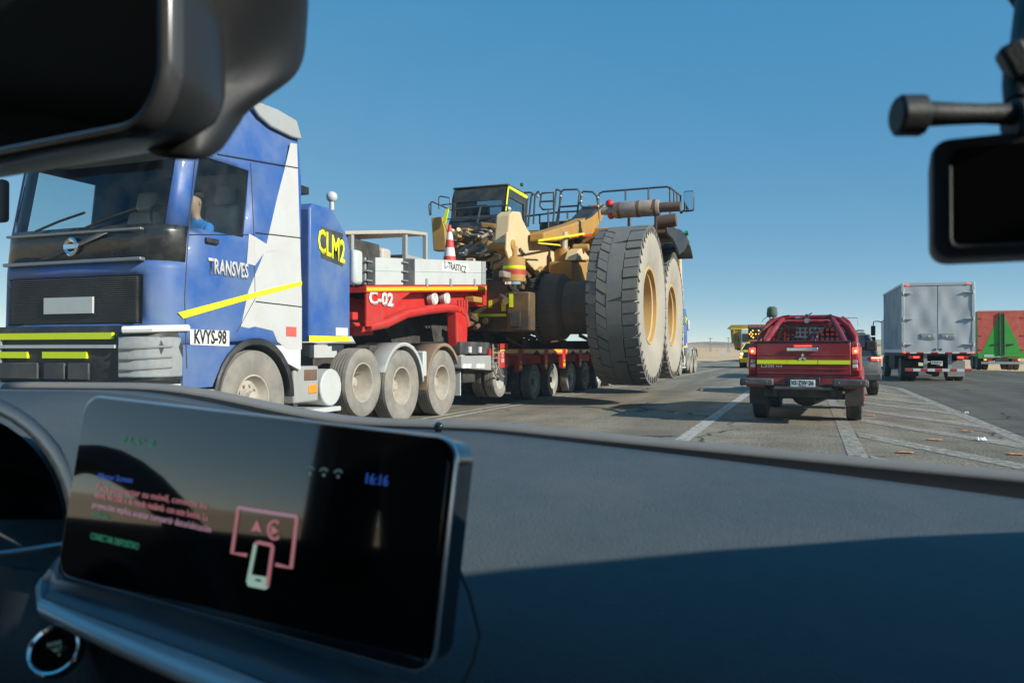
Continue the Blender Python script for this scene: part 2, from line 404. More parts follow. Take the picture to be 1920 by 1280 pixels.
def hill(name, cx, cy, lx, ly, h, seed):
    rnd = random.Random(seed); ph = [rnd.uniform(0, 6) for _ in range(8)]; m = MB(); rows = []
    for i in range(25):
        row = []
        for j in range(49):
            u, v = i / 12 - 1, j / 24 - 1
            e = max(0, 1 - u * u) * max(0, 1 - v * v)
            k = 1 + .28 * math.sin(v * 5 + ph[0]) + .15 * math.sin(v * 13 + ph[1] + u * 3) + .08 * math.sin(v * 29 + ph[2] + u * 11)
            row.append((cx + v * lx, cy + u * ly, -3 + (h + 3) * e ** .8 * k))
        rows.append(row)
    m.grid(rows).build(name, hillm, kind='structure', smooth=180)
hill('hill', -330, 1350, 330, 240, 15, 1)
hill('hill', -70, 1900, 420, 300, 24, 2)
hill('hill', 420, 1500, 480, 260, 22, 3)
hill('hill', -950, 1700, 520, 330, 20, 4)

def xc(y): return -6.25 + (max(0, y - 14) * .022 if y < 90 else 76 * .022 + (y - 90) * .05 + (y - 90) ** 2 * .0006)
ys = [-60, -20, 0, 10, 20, 30, 45, 60, 80, 100, 130, 170, 220, 300]
def strip(name, mt, fl, fr, z, ylist=ys, parent=None, thick=0.0, kind='structure'):
    m = MB(); m.grid([[(fl(y), y, z), (fr(y), y, z)] for y in ylist])
    return m.build(name, mt, parent, kind=kind, smooth=0)
def finer(a, b, st): return [a + (b - a) * i / max(1, round((b - a) / st)) for i in range(max(1, round((b - a) / st)) + 1)]
yr = finer(-40, 300, 10)
road = strip('road', asphalt, lambda y: xc(y) - 4.9, lambda y: (0.55 if y < 60 else 0.55 + (y - 60) * .04 + max(0, y - 90) ** 2 * .0006), 0.0, yr)
side = MB().add([(0.55, -40, -.004), (26, -40, -.004), (26, 44, -.004), (15, 49, -.004), (8, 58, -.004), (3.4, 70, -.004), (0.55, 70, -.004)], [(0, 1, 2, 3, 4, 5, 6)]).build('junction_pavement', asphalt2, kind='structure', smooth=0)
isl = MB().add([(0.5, -10, .003), (2.72, -10, .003), (2.72, 28, .003), (1.7, 34, .003), (0.5, 40, .003)], [(0, 1, 2, 3, 4)]).build('traffic_island', asphalt3, kind='structure', smooth=0)

def paint_mat(name, col, wear):
    m = bpy.data.materials.new(name); m.use_nodes = True; nt = m.node_tree; N, L = nt.nodes, nt.links; b = N['Principled BSDF']
    b.inputs['Roughness'].default_value = 0.8; b.inputs['Base Color'].default_value = (*col, 1)
    tc = N.new('ShaderNodeTexCoord'); n = N.new('ShaderNodeTexNoise'); n.inputs['Scale'].default_value = 9; n.inputs['Detail'].default_value = 12; n.inputs['Roughness'].default_value = .78
    L.new(tc.outputs['Object'], n.inputs['Vector'])
    r = N.new('ShaderNodeValToRGB'); r.color_ramp.elements[0].position = wear - .1; r.color_ramp.elements[1].position = wear + .14; L.new(n.outputs[0], r.inputs[0])
    L.new(r.outputs[0], b.inputs['Alpha'])
    return m
paint = paint_mat('road_paint', (0.50, 0.48, 0.43), 0.40)
paint_old = paint_mat('worn_road_paint', (0.45, 0.42, 0.36), 0.47)
def line(fl, w, y0, y1, mt=paint, z=.008, st=6):
    return strip('lane_line', mt, lambda y: fl(y) - w / 2, lambda y: fl(y) + w / 2, z, finer(y0, y1, st), road, kind=None)
line(lambda y: xc(y) - .14, .13, -30, 260); line(lambda y: xc(y) + .16, .13, -30, 260)
line(lambda y: xc(y) - 3.35, .13, -30, 260)
line(lambda y: -1.6 + max(0, y - 40) * .012, .2, -30, 150)
def isline(p, mt=paint_old): return MB().add(p, [tuple(range(len(p)))]).build('lane_line', mt, isl, smooth=0)
isline([(.42, -10, .008), (.64, -10, .008), (.62, 40, .008), (.44, 40, .008)], paint_old)
isline([(2.58, -10, .0085), (2.80, -10, .0085), (2.80, 28, .0085), (2.58, 28, .0085)], paint_old)
isline([(2.58, 28.03, .0085), (2.80, 28.03, .0085), (.62, 40, .0085), (.44, 40, .0085)], paint_old)
for y0 in (7.3, 10.0, 12.75, 15.7, 18.5, 21.3, 24.1, 26.9, 29.6):
    x1 = 2.56 if y0 < 29 else 2.2
    k = 2.0
    isline([(.66, y0 - .16 * k - .34, .012), (x1, y0 - (x1 - .5) * k - .34, .012), (x1, y0 - (x1 - .5) * k + .36, .012), (.66, y0 - .16 * k + .36, .012)])

# litter on the road
litter_o = mat('orange_litter', (0.62, 0.25, 0.1), .7); litter_w = mat('white_litter', (0.75, 0.75, 0.73), .6)
def scrap(px, py, w, d, h, mt, name, label, seed):
    c = onZ(px, py, 0.012); rnd = random.Random(seed); m = MB(); rows = []
    for i in range(5):
        rows.append([(c.x + (j / 6 - .5) * w * (1 + rnd.uniform(-.2, .2)), c.y + (i / 4 - .5) * d, .016 + h * rnd.random() * (1 if 0 < i < 4 and 0 < j < 6 else .15)) for j in range(7)])
    o = m.grid(rows).build(name, mt, solid=.004, smooth=0)
    return tag(o, label, 'litter')
scrap(1840, 825, .12, .10, .05, litter_w, 'crumpled_paper', 'crumpled white paper lying on a hatch stripe of the traffic island', 1)
scrap(1812, 774, .07, .07, .035, litter_w, 'crumpled_paper', 'small white scrap lying just past the island edge line', 2)
for i, (px, py, lb) in enumerate(((1697, 848, 'orange scrap lying nearest to the dashboard'), (1752, 824, 'orange scrap lying between two hatch stripes'), (1813, 808, 'orange scrap lying by the right edge line of the island'), (1631, 779, 'orange scrap lying beside the rear wheel of the red pickup'), (1905, 851, 'orange scrap at the far right of the island'))):
    scrap(px, py, .17, .1, .012, litter_o, 'flat_litter', lb, 10 + i)

# power line far away
pyl = mat('galvanised_lattice', (0.3, 0.31, 0.32), .6, .3)
def pylon(px, D, h, label, full=True):
    c = atD(px, 656, D); z0 = terrain_z(c.x, c.y) - .3
    t = thing('power_pylon' if full else 'power_pole', label, 'pylon' if full else 'pole', (c.x, c.y, z0), group=None)
    m = MB(); w = h * .075
    if full:
        for sx, sy in ((1, 1), (1, -1), (-1, 1), (-1, -1)): m.cyl((sx * w, sy * w, 0), (sx * w * .25, sy * w * .25, h), .16, .1, 5)
        for k in range(7):
            a, b_ = k / 7, (k + 1) / 7; wa, wb = w * (1 - .75 * a), w * (1 - .75 * b_)
            for s in (1, -1):
                m.cyl((-wa * s, -wa, a * h), (wb * s, -wb, b_ * h), .07, n=4); m.cyl((-wa * s, wa, a * h), (wb * s, wb, b_ * h), .07, n=4)
        m.build('lattice_mast', pyl, t)
        MB().cyl((-h * .21, 0, h * .66), (h * .21, 0, h * .66), .16, n=5).build('crossarm', pyl, t)
        MB().cyl((-h * .13, 0, h * .97), (h * .13, 0, h * .97), .16, n=5).build('crossarm', pyl, t)
    else:
        m.cyl((0, 0, 0), (0, 0, h), .17, .1, 6); m.build('pole_shaft', pyl, t)
        MB().bx(-1.1, 1.1, -.08, .08, h * .86, h * .9).build('crossarm', pyl, t)
pylon(1332, 620, 13, 'lattice power pylon on the desert horizon beside the far lorry')
pylon(1366, 640, 13.5, 'second lattice power pylon, half hidden by the far dump body')
pylon(1324, 420, 5.6, 'thin pole left of the lattice pylon on the horizon', False)
pylon(1345, 420, 5.0, 'thin pole right of the lattice pylon on the horizon', False)
# far wires
# small road sign
t = thing('road_sign', 'tiny white road sign on posts at the far road bend', 'sign', (*onZ(1355, 674, -.1).xy, -.12))
B(-.28, .28, -.02, .02, .75, 1.15).build('sign_plate', white, t)
for s in (-.2, .2): MB().cyl((s, .05, 0), (s, .05, 1.1), .03, n=6).build('post', steel, t)

# ------------------------------------------------------------------ wheels
MESHES = {}
def tyre_prof(R0, W, rr, grooves=True):
    h = W / 2; p = [(-h * .72, rr), (-h * .96, rr + (R0 - rr) * .35), (-h, rr + (R0 - rr) * .6), (-h * .93, R0 - .035 * R0 / .5), (-h * .84, R0 - .006)]
    if grooves:
        for k in (-.45, -.15, .15, .45): p += [(h * (k - .055), R0), (h * (k - .04), R0 - .018), (h * (k + .04), R0 - .018), (h * (k + .055), R0)]
    p += [(h * .84, R0 - .006), (h * .93, R0 - .035 * R0 / .5), (h, rr + (R0 - rr) * .6), (h * .96, rr + (R0 - rr) * .35), (h * .72, rr)]
    return p
def wheel(root, c, R0, W, rr, tm, rm, side=1, style='steer', hubm=None):
    """side=+1: outer face to +X of the thing. style steer: hub sticks out; dual: deep dish"""
    key = (round(R0, 3), W, rr, tm.name, rm.name, side, style)
    if key not in MESHES:
        h = W / 2; s = side
        ty = MB().lathe(tyre_prof(R0, W, rr), (0, 0, 0), (1, 0, 0), 44).mesh('wheel')
        dep = {'steer': .02, 'dual': -.55 * W, 'flat': .25 * h}[style]
        rp = [(-s * h * .7, rr * 1.0), (s * h * .78, rr * 1.03), (s * h * .8, rr * .97), (s * h * .6, rr * .92), (s * (dep + .03), rr * .84), (s * dep, rr * .78), (s * (dep + .01), rr * .45), (s * (dep + (.05 if style != 'dual' else .01)), rr * .40)]
        rp += [(s * (dep + (.05 if style != 'dual' else .01)), 0.0)]
        rim = MB().lathe(rp, (0, 0, 0), (1, 0, 0), 32)
        hb = MB()
        if style == 'steer': hb.lathe([(s * .04, rr * .36), (s * (h * .85), rr * .34), (s * (h * .95), rr * .26), (s * h * .95, 0)], (0, 0, 0), (1, 0, 0), 20)
        else: hb.lathe([(s * dep, rr * .30), (s * (dep + .5 * W), rr * .27), (s * (dep + .56 * W), rr * .2), (s * (dep + .56 * W), 0)], (0, 0, 0), (1, 0, 0), 18)
        for k in range(10):
            a = 2 * PI * k / 10
            q = Vector((0, math.cos(a) * rr * .58, math.sin(a) * rr * .58)); x0 = s * dep
            hb.cyl(q + Vector((x0 - s * .01, 0, 0)), q + Vector((x0 + s * .04, 0, 0)), .018, n=6)
        a, b, c_ = ty, rim.mesh('rim'), hb.mesh('hub')
        a.materials.append(tm); b.materials.append(rm); c_.materials.append(hubm or rm)
        MESHES[key] = (a, b, c_)
    a, b, c_ = MESHES[key]
    o = bpy.data.objects.new('wheel', a); COL.objects.link(o); o.parent = root; o.location = c
    o.rotation_euler = (random.uniform(0, 6), 0, 0)
    for nm, me in (('rim', b), ('hub', c_)):
        q = bpy.data.objects.new(nm, me); COL.objects.link(q); q.parent = o
    return o

# ------------------------------------------------------------------ blue tractor unit (world coordinates of the leading one)
XS, XL = -6.4, -8.9
XM = (XS + XL) / 2
tr = thing('tractor_truck', 'blue and white heavy haulage tractor leading the convoy, nearest on the left', 'truck', (XM, 8.0, 0), group='blue tractors of the heavy haul convoy')
ZR = [1.28, 1.4, 1.5, 1.62, 2.03, 2.10, 2.18, 2.51, 2.58, 3.0, 3.41, 3.47, 3.6, 3.75, 3.9, 4.02, 4.12, 4.2, 4.26]
def yf(z):
    K = [(1.2, 6.56), (2.1, 6.58), (2.51, 6.62), (3.41, 6.8), (3.6, 6.88), (3.9, 7.12), (4.12, 7.5), (4.2, 7.75), (4.26, 8.1)]
    for (a, b), (c, d) in zip(K, K[1:]):
        if z <= c: return b + (d - b) * max(0, (z - a) / (c - a))
    return K[-1][1]
def hwid(z): return 1.25 if z < 3.45 else 1.25 - (z - 3.45) ** 1.5 * .12
FK = [0, .2, .4, .557, .7, .85, 1.0]
def cab_row(z, ins=0.0):
    f = yf(z) + ins; w = hwid(z) - ins; rc = .34; yb = 9.05 - ins; ys_ = f + rc
    rt = [(w, yb - (yb - ys_) * k) for k in FK] + [(w - rc + rc * math.cos(R(a)), ys_ - rc * math.sin(R(a))) for a in (15, 30, 45, 60, 75, 90)]
    rt += [(w * .4, f - .02), (0.0, f - .03)]
    pts = rt + [(-x, y) for x, y in reversed(rt[:-1])]
    return [(XM + x, y, z) for x, y in pts]
rows = [cab_row(z) for z in ZR]; NCOL = len(rows[0]) - 1; H = NCOL // 2
def col_side(j): return j if j < H else NCOL - 1 - j        # 0..H-1 from rear to centre
def iz(a, b): return [i for i in range(len(ZR) - 1) if ZR[i] >= a - 1e-6 and ZR[i + 1] <= b + 1e-6]
WS, SW, BP = set(iz(2.58, 3.41)), set(iz(2.58, 3.41)), set(iz(2.18, 2.58))
GR = set(iz(1.5, 2.03))
is_ws = lambda i, j: i in WS and col_side(j) >= 9
is_sw = lambda i, j: i in SW and 3 <= col_side(j) < 6
is_bp = lambda i, j: i in BP and col_side(j) >= 6
is_gr = lambda i, j: i in GR and col_side(j) >= 11
shell = MB().grid(rows, lambda i, j: not (is_ws(i, j) or is_sw(i, j) or is_bp(i, j) or is_gr(i, j)))
top = rows[-1]; shell.add(top, [tuple(range(len(top)))])
rear = [(XM - hwid(z), 9.05, z) for z in ZR] + [(XM + hwid(z), 9.05, z) for z in reversed(ZR)]
shell.add(rear, [tuple(range(len(rear)))])
shell.build('cab_shell', blue, tr, True, solid=.03, smooth=30)
g_in = [cab_row(z, .018) for z in ZR]
MB().grid(g_in, is_ws).build('windscreen', glass_cab, tr, True, smooth=60)
MB().grid(g_in, lambda i, j: is_sw(i, j) and j < H).build('side_window', glass_cab, tr, True)
MB().grid(g_in, lambda i, j: is_sw(i, j) and j >= H).build('side_window', glass_cab, tr, True)
fp = MB().grid(rows, is_bp).build('front_panel', panelblk, tr, True, solid=.03)
gr = MB().grid(g_in, is_gr).build('grille', blackp, tr, True)
for k in range(22):
    z = 1.525 + k * .0225
    MB().bx(XM - .95, XM + .95, 6.545, 6.575, z, z + .009).build('slat', darkgrey, gr, True, smooth=0)
B(XM - .36, XM + .36, 6.515, 6.54, 1.62, 1.80).build('number_plate', lgrey, gr, True)
stripm = mat('silver_strip', (0.24, 0.26, 0.28), .3, .5)
B(XM - 1.0, XM + 1.0, 6.545, 6.6, 2.50, 2.53).build('trim_strip', stripm, fp, True, bevel=.01)
B(XM - 1.02, XM + 1.02, 6.52, 6.6, 2.17, 2.21).build('trim_strip', stripm, fp, True, bevel=.01)
# diagonal bar and round iron mark
b0, b1 = Vector((XM - .45, 6.545, 2.26)), Vector((XM + .38, 6.56, 2.47))
MB().add([b0 + Vector((0, 0, -.03)), b0 + Vector((.16, 0, -.03)), b1 + Vector((.16, 0, .02)), b1 + Vector((0, 0, .02))], [(0, 1, 2, 3)]).build('diagonal_bar', darkgrey, fp, True, solid=.012)
MB().lathe([(0, .055), (.015, .085), (0, .105), (-.02, .105)], (XM + .02, 6.53, 2.36), (0, -1, 0), 24).build('badge_ring', chrome, fp, True)
B(XM - .07, XM + .11, 6.515, 6.53, 2.335, 2.385).build('badge_bar', chrome, fp, True)
for x0, x1 in ((-.55, .15), (.2, .9)):
    MB().tube([(XM + x0, 6.56, 2.56), (XM + (x0 + x1) / 2, 6.575, 2.66), (XM + x1, 6.60, 2.74)], .014, 6).build('wiper', blackp, tr, True)
# roof spoiler, sun visor, lamps
sp = [onX(px, py, XS) for px, py in ((474, 199), (486, 192), (520, 205), (556, 226), (566, 262), (548, 258), (508, 238), (486, 218))]
MB().prism([(XS + .012, p.y, p.z) for p in sp], (-.05, 0, 0)).build('roof_spoiler', grey, tr, True, bevel=.02)
MB().prism([(XL - .012, p.y, p.z) for p in sp], (.05, 0, 0)).build('roof_spoiler', grey, tr, True, bevel=.02)
MB().prism([(XM - 1.05, 6.84, 3.43), (XM - 1.05, 6.5, 3.36), (XM - 1.05, 6.47, 3.45), (XM - 1.05, 6.88, 3.58)], (2.1, 0, 0)).build('sun_visor', panelblk, tr, True, bevel=.02)
# white side flash, stripes, lettering, seams
def decal(pts, mt, name, X=XS + .004, sub=0):
    P = [onX(px, py, X) for px, py in pts]
    return MB().prism(P, (-.003, 0, 0)).build(name, mt, tr, True, smooth=0)
decal([(545, 268), (557, 270), (566, 560), (566, 655), (540, 655), (520, 640), (512, 620), (478, 612), (466, 615), (452, 612), (466, 545), (497, 470), (520, 370), (533, 320)], mat('flash_white', (.56, .56, .55), .4, var=.05, dirt=(.48, .46, .42), damt=.4), 'white_flash')
decal([(467, 438), (475, 442), (520, 470), (497, 472), (478, 498), (463, 494)], mat('flash_white', (.56, .56, .55), .4, var=.05, dirt=(.48, .46, .42), damt=.4), 'white_flash', XS + .0075)
P = [onX(px, py, XS + .011) for px, py in ((334, 586), (344, 597), (478, 558), (566, 535), (566, 527), (470, 550))]
MB().prism(P, (-.004, 0, 0)).build('reflective_stripe', hivis2, tr, True, smooth=0)
for a, b in (((408, 290), (560, 316)), ((480, 437), (566, 447)), ((480, 566), (566, 576))):
    p0, p1 = onX(*a, XS + .011), onX(*b, XS + .011)
    MB().hexa([p0, p1, p1 + Vector((0, 0, .012)), p0 + Vector((0, 0, .012))] + [q + Vector((-.006, 0, 0)) for q in (p0, p1, p1 + Vector((0, 0, .012)), p0 + Vector((0, 0, .012)))]).build('panel_seam', ink, tr, True, smooth=0)
pA, pB = onX(391, 504, XS + .012), onX(466, 506, XS + .012)
text('TRANSVES', 'door_lettering', MATS['flash_white'], tr, (pA + pB) / 2, (0, 1, 0), (0, 0, 1), .17, (pB - pA).length, W=True, bold=.03)
pb = [onX(px, py, XS + .009) for px, py in ((356, 617), (430, 620), (430, 649), (357, 646))]
lp = MB().prism(pb, (-.004, 0, 0)).build('registration_panel', white, tr, True, smooth=0)
c = sum(pb, Vector()) / 4; text('KVYS-98', 'registration_lettering', ink, lp, c + Vector((.003, 0, 0)), (0, 1, 0), (0, 0, 1), .15, .52, W=True, bold=.02)
decal([(537, 612), (556, 613), (556, 631), (537, 630)], mat('red_sticker', (.7, .12, .1), .5, var=.4, scale=30), 'safety_sticker', XS + .01)
for pts in (((366, 302), (353, 440), (346, 560), (350, 690)), ((470, 306), (476, 440), (478, 560), (444, 622)), ((353, 440), (476, 440))):
    MB().tube([onX(a, b, XS + .001) for a, b in pts], .007, 5).build('door_seam', ink, tr, True)
# door furniture: mirror pair, handle, step panel
mk = MB(); mk.box((XL - .28, 6.86, 3.02), (.24, .13, .52)); mk.build('mirror', blackp, tr, True, bevel=.05, seg=3)
hd = onX(395, 452, XS); B(XS, XS + .04, hd.y - .1, hd.y + .1, hd.z - .03, hd.z + .03).build('door_handle', blackp, tr, True, bevel=.01)
# lower cab: side skirts around the front wheel, bumper
FWY, FWR = 8.12, .61
arch = [(FWY + .76 * math.cos(R(a)), .61 + .76 * math.sin(R(a))) for a in range(180, -1, -12)]
for X, off in ((XS, -.04), (XL, .04)):
    pr = [(6.9, 1.285), (6.9, .80), (FWY - .76, .80)] + [p for p in arch if p[1] > .8 and p[0] < FWY] + [(FWY, 1.285)]
    MB().prism([(X, y, z) for y, z in pr], (off, 0, 0)).build('fender_skirt', blue, tr, True, smooth=0)
    wm_ = white if X == XS else blue
    pr = [(FWY + .02, 1.285), (FWY + .02, .61 + .757)] + [p for p in arch if p[1] > .95 and p[0] > FWY + .1] + [(9.05, .95), (9.05, 1.285)]
    pr = [(y, min(z, 1.283)) for y, z in pr]
    MB().prism([(X, y, z) for y, z in pr], (off, 0, 0)).build('fender_skirt', wm_, tr, True, smooth=0)
    k = MB(); pr2 = [(FWY + .70 * math.cos(R(a)), .61 + .70 * math.sin(R(a))) for a in range(185, -6, -10)]
    k.ring_loft([[(X - off * .1 + (0.02 if X == XS else -.02), y, z) for y, z in arch] , [(X - off * .1 + (0.02 if X == XS else -.02), FWY + (y - FWY) * .9, .61 + (z - .61) * .9) for y, z in arch], [(X + off * 10, FWY + (y - FWY) * .9, .61 + (z - .61) * .9) for y, z in arch]], False)
    k.build('wheel_arch', blackp, tr, True, solid=.02)
# bumper
bp_ = MB()
def bump_row(z, ins=0):
    w, rc, f = 1.25 - ins, .3, 6.42 + ins
    rt = [(w, 7.0), (w, f + rc)] + [(w - rc + rc * math.cos(R(a)), f + rc - rc * math.sin(R(a))) for a in (22, 45, 67, 90)] + [(0, f - .02)]
    return [(XM + x, y, z) for x, y in rt + [(-x, y) for x, y in reversed(rt[:-1])]]
MB().ring_loft([bump_row(z, i) for z, i in ((.86, .06), (.9, .02), (1.25, 0), (1.42, .01), (1.48, .05))]).build('bumper', blackp, tr, True, smooth=40)
MB().ring_loft([bump_row(z, i) for z, i in ((.34, .12), (.4, .03), (.74, .0), (.852, .03))]).build('lower_bumper', lgrey, tr, True, smooth=40)
for x in (-.72, -.25, .28): B(XM + x - .2, XM + x + .2, 6.37, 6.41, .5, .78).build('towing_plate', darkgrey, tr, True, bevel=.01)
for x in (-.5, .5): MB().lathe([(0, 0), (.03, .06), (.02, .1), (-.04, .11)], (XM + x, 6.38, .62), (0, -1, 0), 18).build('fog_lamp', clearlens, tr, True)
B(XM - 1.0, XM + .78, 6.385, 6.42, 1.335, 1.405).build('reflective_stripe', hivis, tr, True)
B(XM - 1.0, XM + .82, 6.38, 6.42, 1.24, 1.275).build('bumper_step', lgrey, tr, True)
for a, b in ((-.95, -.45), (-.22, .42)): B(XM + a, XM + b, 6.385, 6.42, 1.13, 1.2).build('reflective_stripe', hivis, tr, True)
for a, b in ((-.9, -.3), (-.2, .1), (.15, .45)): B(XM + a, XM + b, 6.388, 6.42, .9, 1.08).build('bumper_insert', darkgrey, tr, True, bevel=.01)
for s in (-1, 1):
    def hl(z, ins=0): return [(XM + s * (1.235 - ins), 6.98, z), (XM + s * (1.262 - ins), 6.72, z), (XM + s * (1.19 - ins), 6.52, z), (XM + s * (1.05 - ins), 6.42 + ins * .3, z), (XM + s * .86, 6.385, z), (XM + s * .86, 6.5, z), (XM + s * 1.05, 6.98, z)]
    o = MB().ring_loft([hl(.93), hl(1.36)]).build('headlight', mat('headlamp_glass', (.30, .32, .33), .12, var=.3, scale=14, coat=.5), tr, True, bevel=.015)
    for z in (1.02, 1.13, 1.24): MB().tube([(XM + s * .9, 6.37, z), (XM + s * 1.05, 6.405, z), (XM + s * 1.2, 6.52, z + .01), (XM + s * 1.27, 6.72, z + .02)], .013, 6).build('lamp_rib', steel, o, True)
    MB().tube([(XM + s * .95, 6.37, 1.43), (XM + s * 1.2, 6.5, 1.44), (XM + s * 1.27, 6.95, 1.46)], .04, 8).build('lamp_brow', white, o, True)
st = [onX(px, py, XS + .01) for px, py in ((335, 722), (420, 700), (428, 760), (340, 770))]
for k in range(3):
    B(XS - .25, XS + .015, 6.95, 7.42, .36 + k * .15, .47 + k * .15).build('entry_step', lgrey, tr, True, bevel=.015)
# cab interior
trimm = mat('cab_trim_grey', (.36, .35, .32), .8, var=.15); seatm = mat('seat_fabric_grey', (.42, .41, .38), .9, var=.15)
B(XL + .08, XS - .08, 6.95, 9.0, 1.45, 1.6).build('cab_floor', darkgrey, tr, True)
B(XL + .06, XS - .06, 8.55, 9.0, 1.6, 2.4).build('bunk', seatm, tr, True, bevel=.06)
B(XL + .06, XS - .06, 8.7, 9.0, 2.95, 3.6).build('overhead_locker', trimm, tr, True, bevel=.03)
MB().ring_loft([[(x, 6.68, 2.2), (x, 6.72, 2.5), (x, 6.95, 2.6), (x, 7.15, 2.56), (x, 7.2, 2.1)] for x in (XL + .1, XS - .1)]).build('dashboard', blackp, tr, True, bevel=.03)
B(XL + .1, XS - .1, 6.95, 7.5, 3.5, 3.62).build('header_shelf', trimm, tr, True, bevel=.03)
for x in (XM - .65, XM + .65):
    B(x - .27, x + .27, 7.5, 8.1, 1.75, 2.11).build('seat', seatm, tr, True, bevel=.06)
    m = MB(); m.box((x, 8.18, 2.62), (.52, .16, .9), Matrix.Rotation(R(-12), 3, 'X')); m.build('seat_backrest', seatm, tr, True, bevel=.07, seg=3)
    m = MB(); m.box((x, 8.29, 3.2), (.3, .13, .26), Matrix.Rotation(R(-12), 3, 'X')); m.build('headrest', seatm, tr, True, bevel=.05, seg=3)
MB().lathe([(.22 * 0 + .018 * math.sin(t), .23 + .018 * math.cos(t)) for t in [2 * PI * k / 8 for k in range(9)]], (XM + .65, 7.30, 2.72), (0, .85, .5), 28).build('steering_wheel', blackp, tr, True)
# frame, tanks, fenders, axles
for x in (XM - .43, XM + .43): B(x - .045, x + .045, 6.9, 14.6, .86, 1.12).build('frame_rail', chassis, tr, True, smooth=0)
for y in (8.9, 10.9, 12.7, 14.5): B(XM - .384, XM + .384, y - .05, y + .05, .9, 1.08).build('cross_member', chassis, tr, True)
for s in (1, -1):
    xo = XM + s * 1.2
    o = B(xo - s * .55, xo, 8.98, 9.55, .5, 1.0).build('battery_box', grey, tr, True, bevel=.03)
    MB().cyl((xo - s * .6, 9.9, .68), (xo - s * .02, 9.9, .68), .27, n=20).build('air_tank', lgrey, tr, True, bevel=.02)
    B(xo - s * .3, xo + s * .005, 8.96, 9.12, .98, 1.2).build('side_marker', amber, tr, True, bevel=.01)
    B(xo - s * .3, xo + s * .015, 9.3, 9.5, .62, .74).build('side_marker', amber, tr, True, bevel=.01)
    B(xo - s * .4, xo + s * .01, 9.2, 9.5, .8, .95).build('toolbox', rust, tr, True, bevel=.01)
    B(xo - s * .5, xo + s * .02, 8.9, 10.1, .33, .40).build('step_bar', lgrey, tr, True, bevel=.015)
WX = .16
for s in (1, -1):
    x = (XS - WX) if s > 0 else (XL + WX)
    wheel(tr, (x - XM, FWY - 8, .61), .61, .33, .30, tyre_dusty, rim_dusty, s, 'steer')
    wheel(tr, (x - XM - s * .02, 10.72 - 8, .72), .53, .36, .30, tyre_dusty, rim_dusty, s, 'dual')
    for y in (11.98, 13.56):
        wheel(tr, (x - XM, y - 8, .61), .61, .30, .32, tyre_dusty, rim_dusty, s, 'dual')
        wheel(tr, (x - XM - s * .36, y - 8, .61), .61, .30, .32, tyre_m, rim_dusty, s, 'flat')
    fcol = mat('fender_brown', (.30, .2, .12), .7, var=.25, dirt=(.36, .28, .2))
    for y, mt in ((11.98, lgrey), (13.56, fcol)):
        m = MB(); X0 = x - s * .5; X1 = x + s * .17
        aa = [R(a) for a in range(-8 if y > 13 else 20, 181 if y < 13 else 161, 12)]
        m.ring_loft([[(X0, y - .74 * math.cos(a), .61 + .74 * math.sin(a)) for a in aa], [(X1, y - .74 * math.cos(a), .61 + .74 * math.sin(a)) for a in aa], [(X1 + s * .004, y - .68 * math.cos(a), .61 + .68 * math.sin(a)) for a in aa]], False)
        m.build('rear_fender', mt, tr, True, solid=.015)
    B(x - s * .3, x + s * .16, 12.7, 12.84, .75, 1.2).build('fender_infill', lgrey, tr, True, bevel=.02)
    B(x - s * .25, x + s * .1, 14.42, 14.46, .32, .8).build('mud_flap', lgrey, tr, True)
for y, z in ((FWY, .61), (10.72, .72), (11.98, .61), (13.56, .61)):
    MB().cyl((XL + .3, y, z), (XS - .3, y, z), .09, n=12).build('axle', chassis, tr, True)
# equipment tower behind the cab
tw = [onX(px, py, XS) for px, py in ((581, 388), (588, 381), (622, 391), (640, 422), (653, 446), (657, 470), (657, 640), (580, 640))]
MB().prism([(XS, p.y, p.z) for p in tw], (-2.5, 0, 0)).build('equipment_tower', blue, tr, True, bevel=.03)
P = [onX(px, py, XS + .004) for px, py in ((602, 424), (643, 438), (643, 500), (602, 483))]
MB().prism(P, (-.003, 0, 0)).build('dark_band', darkgrey, tr, True, smooth=0)
p0, p1 = onX(595, 458, XS + .008), onX(648, 470, XS + .008)
text('CLM2', 'tower_lettering', hivis2, tr, (p0 + p1) / 2, (0, 1, -.16), (0, 0, 1), .32, (p1 - p0).length * .97, W=True, bold=.025)
P = [onX(px, py, XS + .006) for px, py in ((580, 629), (656, 631), (656, 640), (580, 640))]
MB().prism(P, (-.006, 0, 0)).build('reflective_stripe', hivis2, tr, True, smooth=0)
P = [onX(px, py, XS + .005) for px, py in ((630, 614), (652, 615), (652, 630), (630, 629))]
MB().prism(P, (-.006, 0, 0)).build('safety_sticker', white, tr, True, smooth=0)
q = onX(622, 388, XS - .3); MB().cyl((q.x, q.y, q.z - .05), (q.x, q.y, q.z + .1), .035).sphere((q.x, q.y, q.z + .15), .085, 8).build('work_lamp', lgrey, tr, True)
B(XS - .2, XS - .02, 9.07, 9.26, 3.35, 3.45).build('tower_bracket', blackp, tr, True)
for s in (-.7, .2, .7): B(XM + s - .03, XM + s + .03, 9.07, 9.24, 1.3, 3.2).build('hose_bundle', blackp, tr, True)
MB().bx(XS - .02, XS + .1, 10.27, 10.5, 2.2, 2.72).build('tail_box', lgrey, tr, True, bevel=.05)
B(XL + .3, XS - .3, 11.4, 13.0, 1.12, 1.3).build('fifth_wheel', chassis, tr, True, bevel=.04)
B(XM - .5, XM + .5, 10.35, 11.3, 1.1, 1.3).build('catwalk', lgrey, tr, True)
pt = copy_tree(tr)
pt.location = (XM + 0.72, 8.0 + 30.2, 0)
pt['label'] = 'blue tractor at the tail of the convoy, behind the giant tyres'

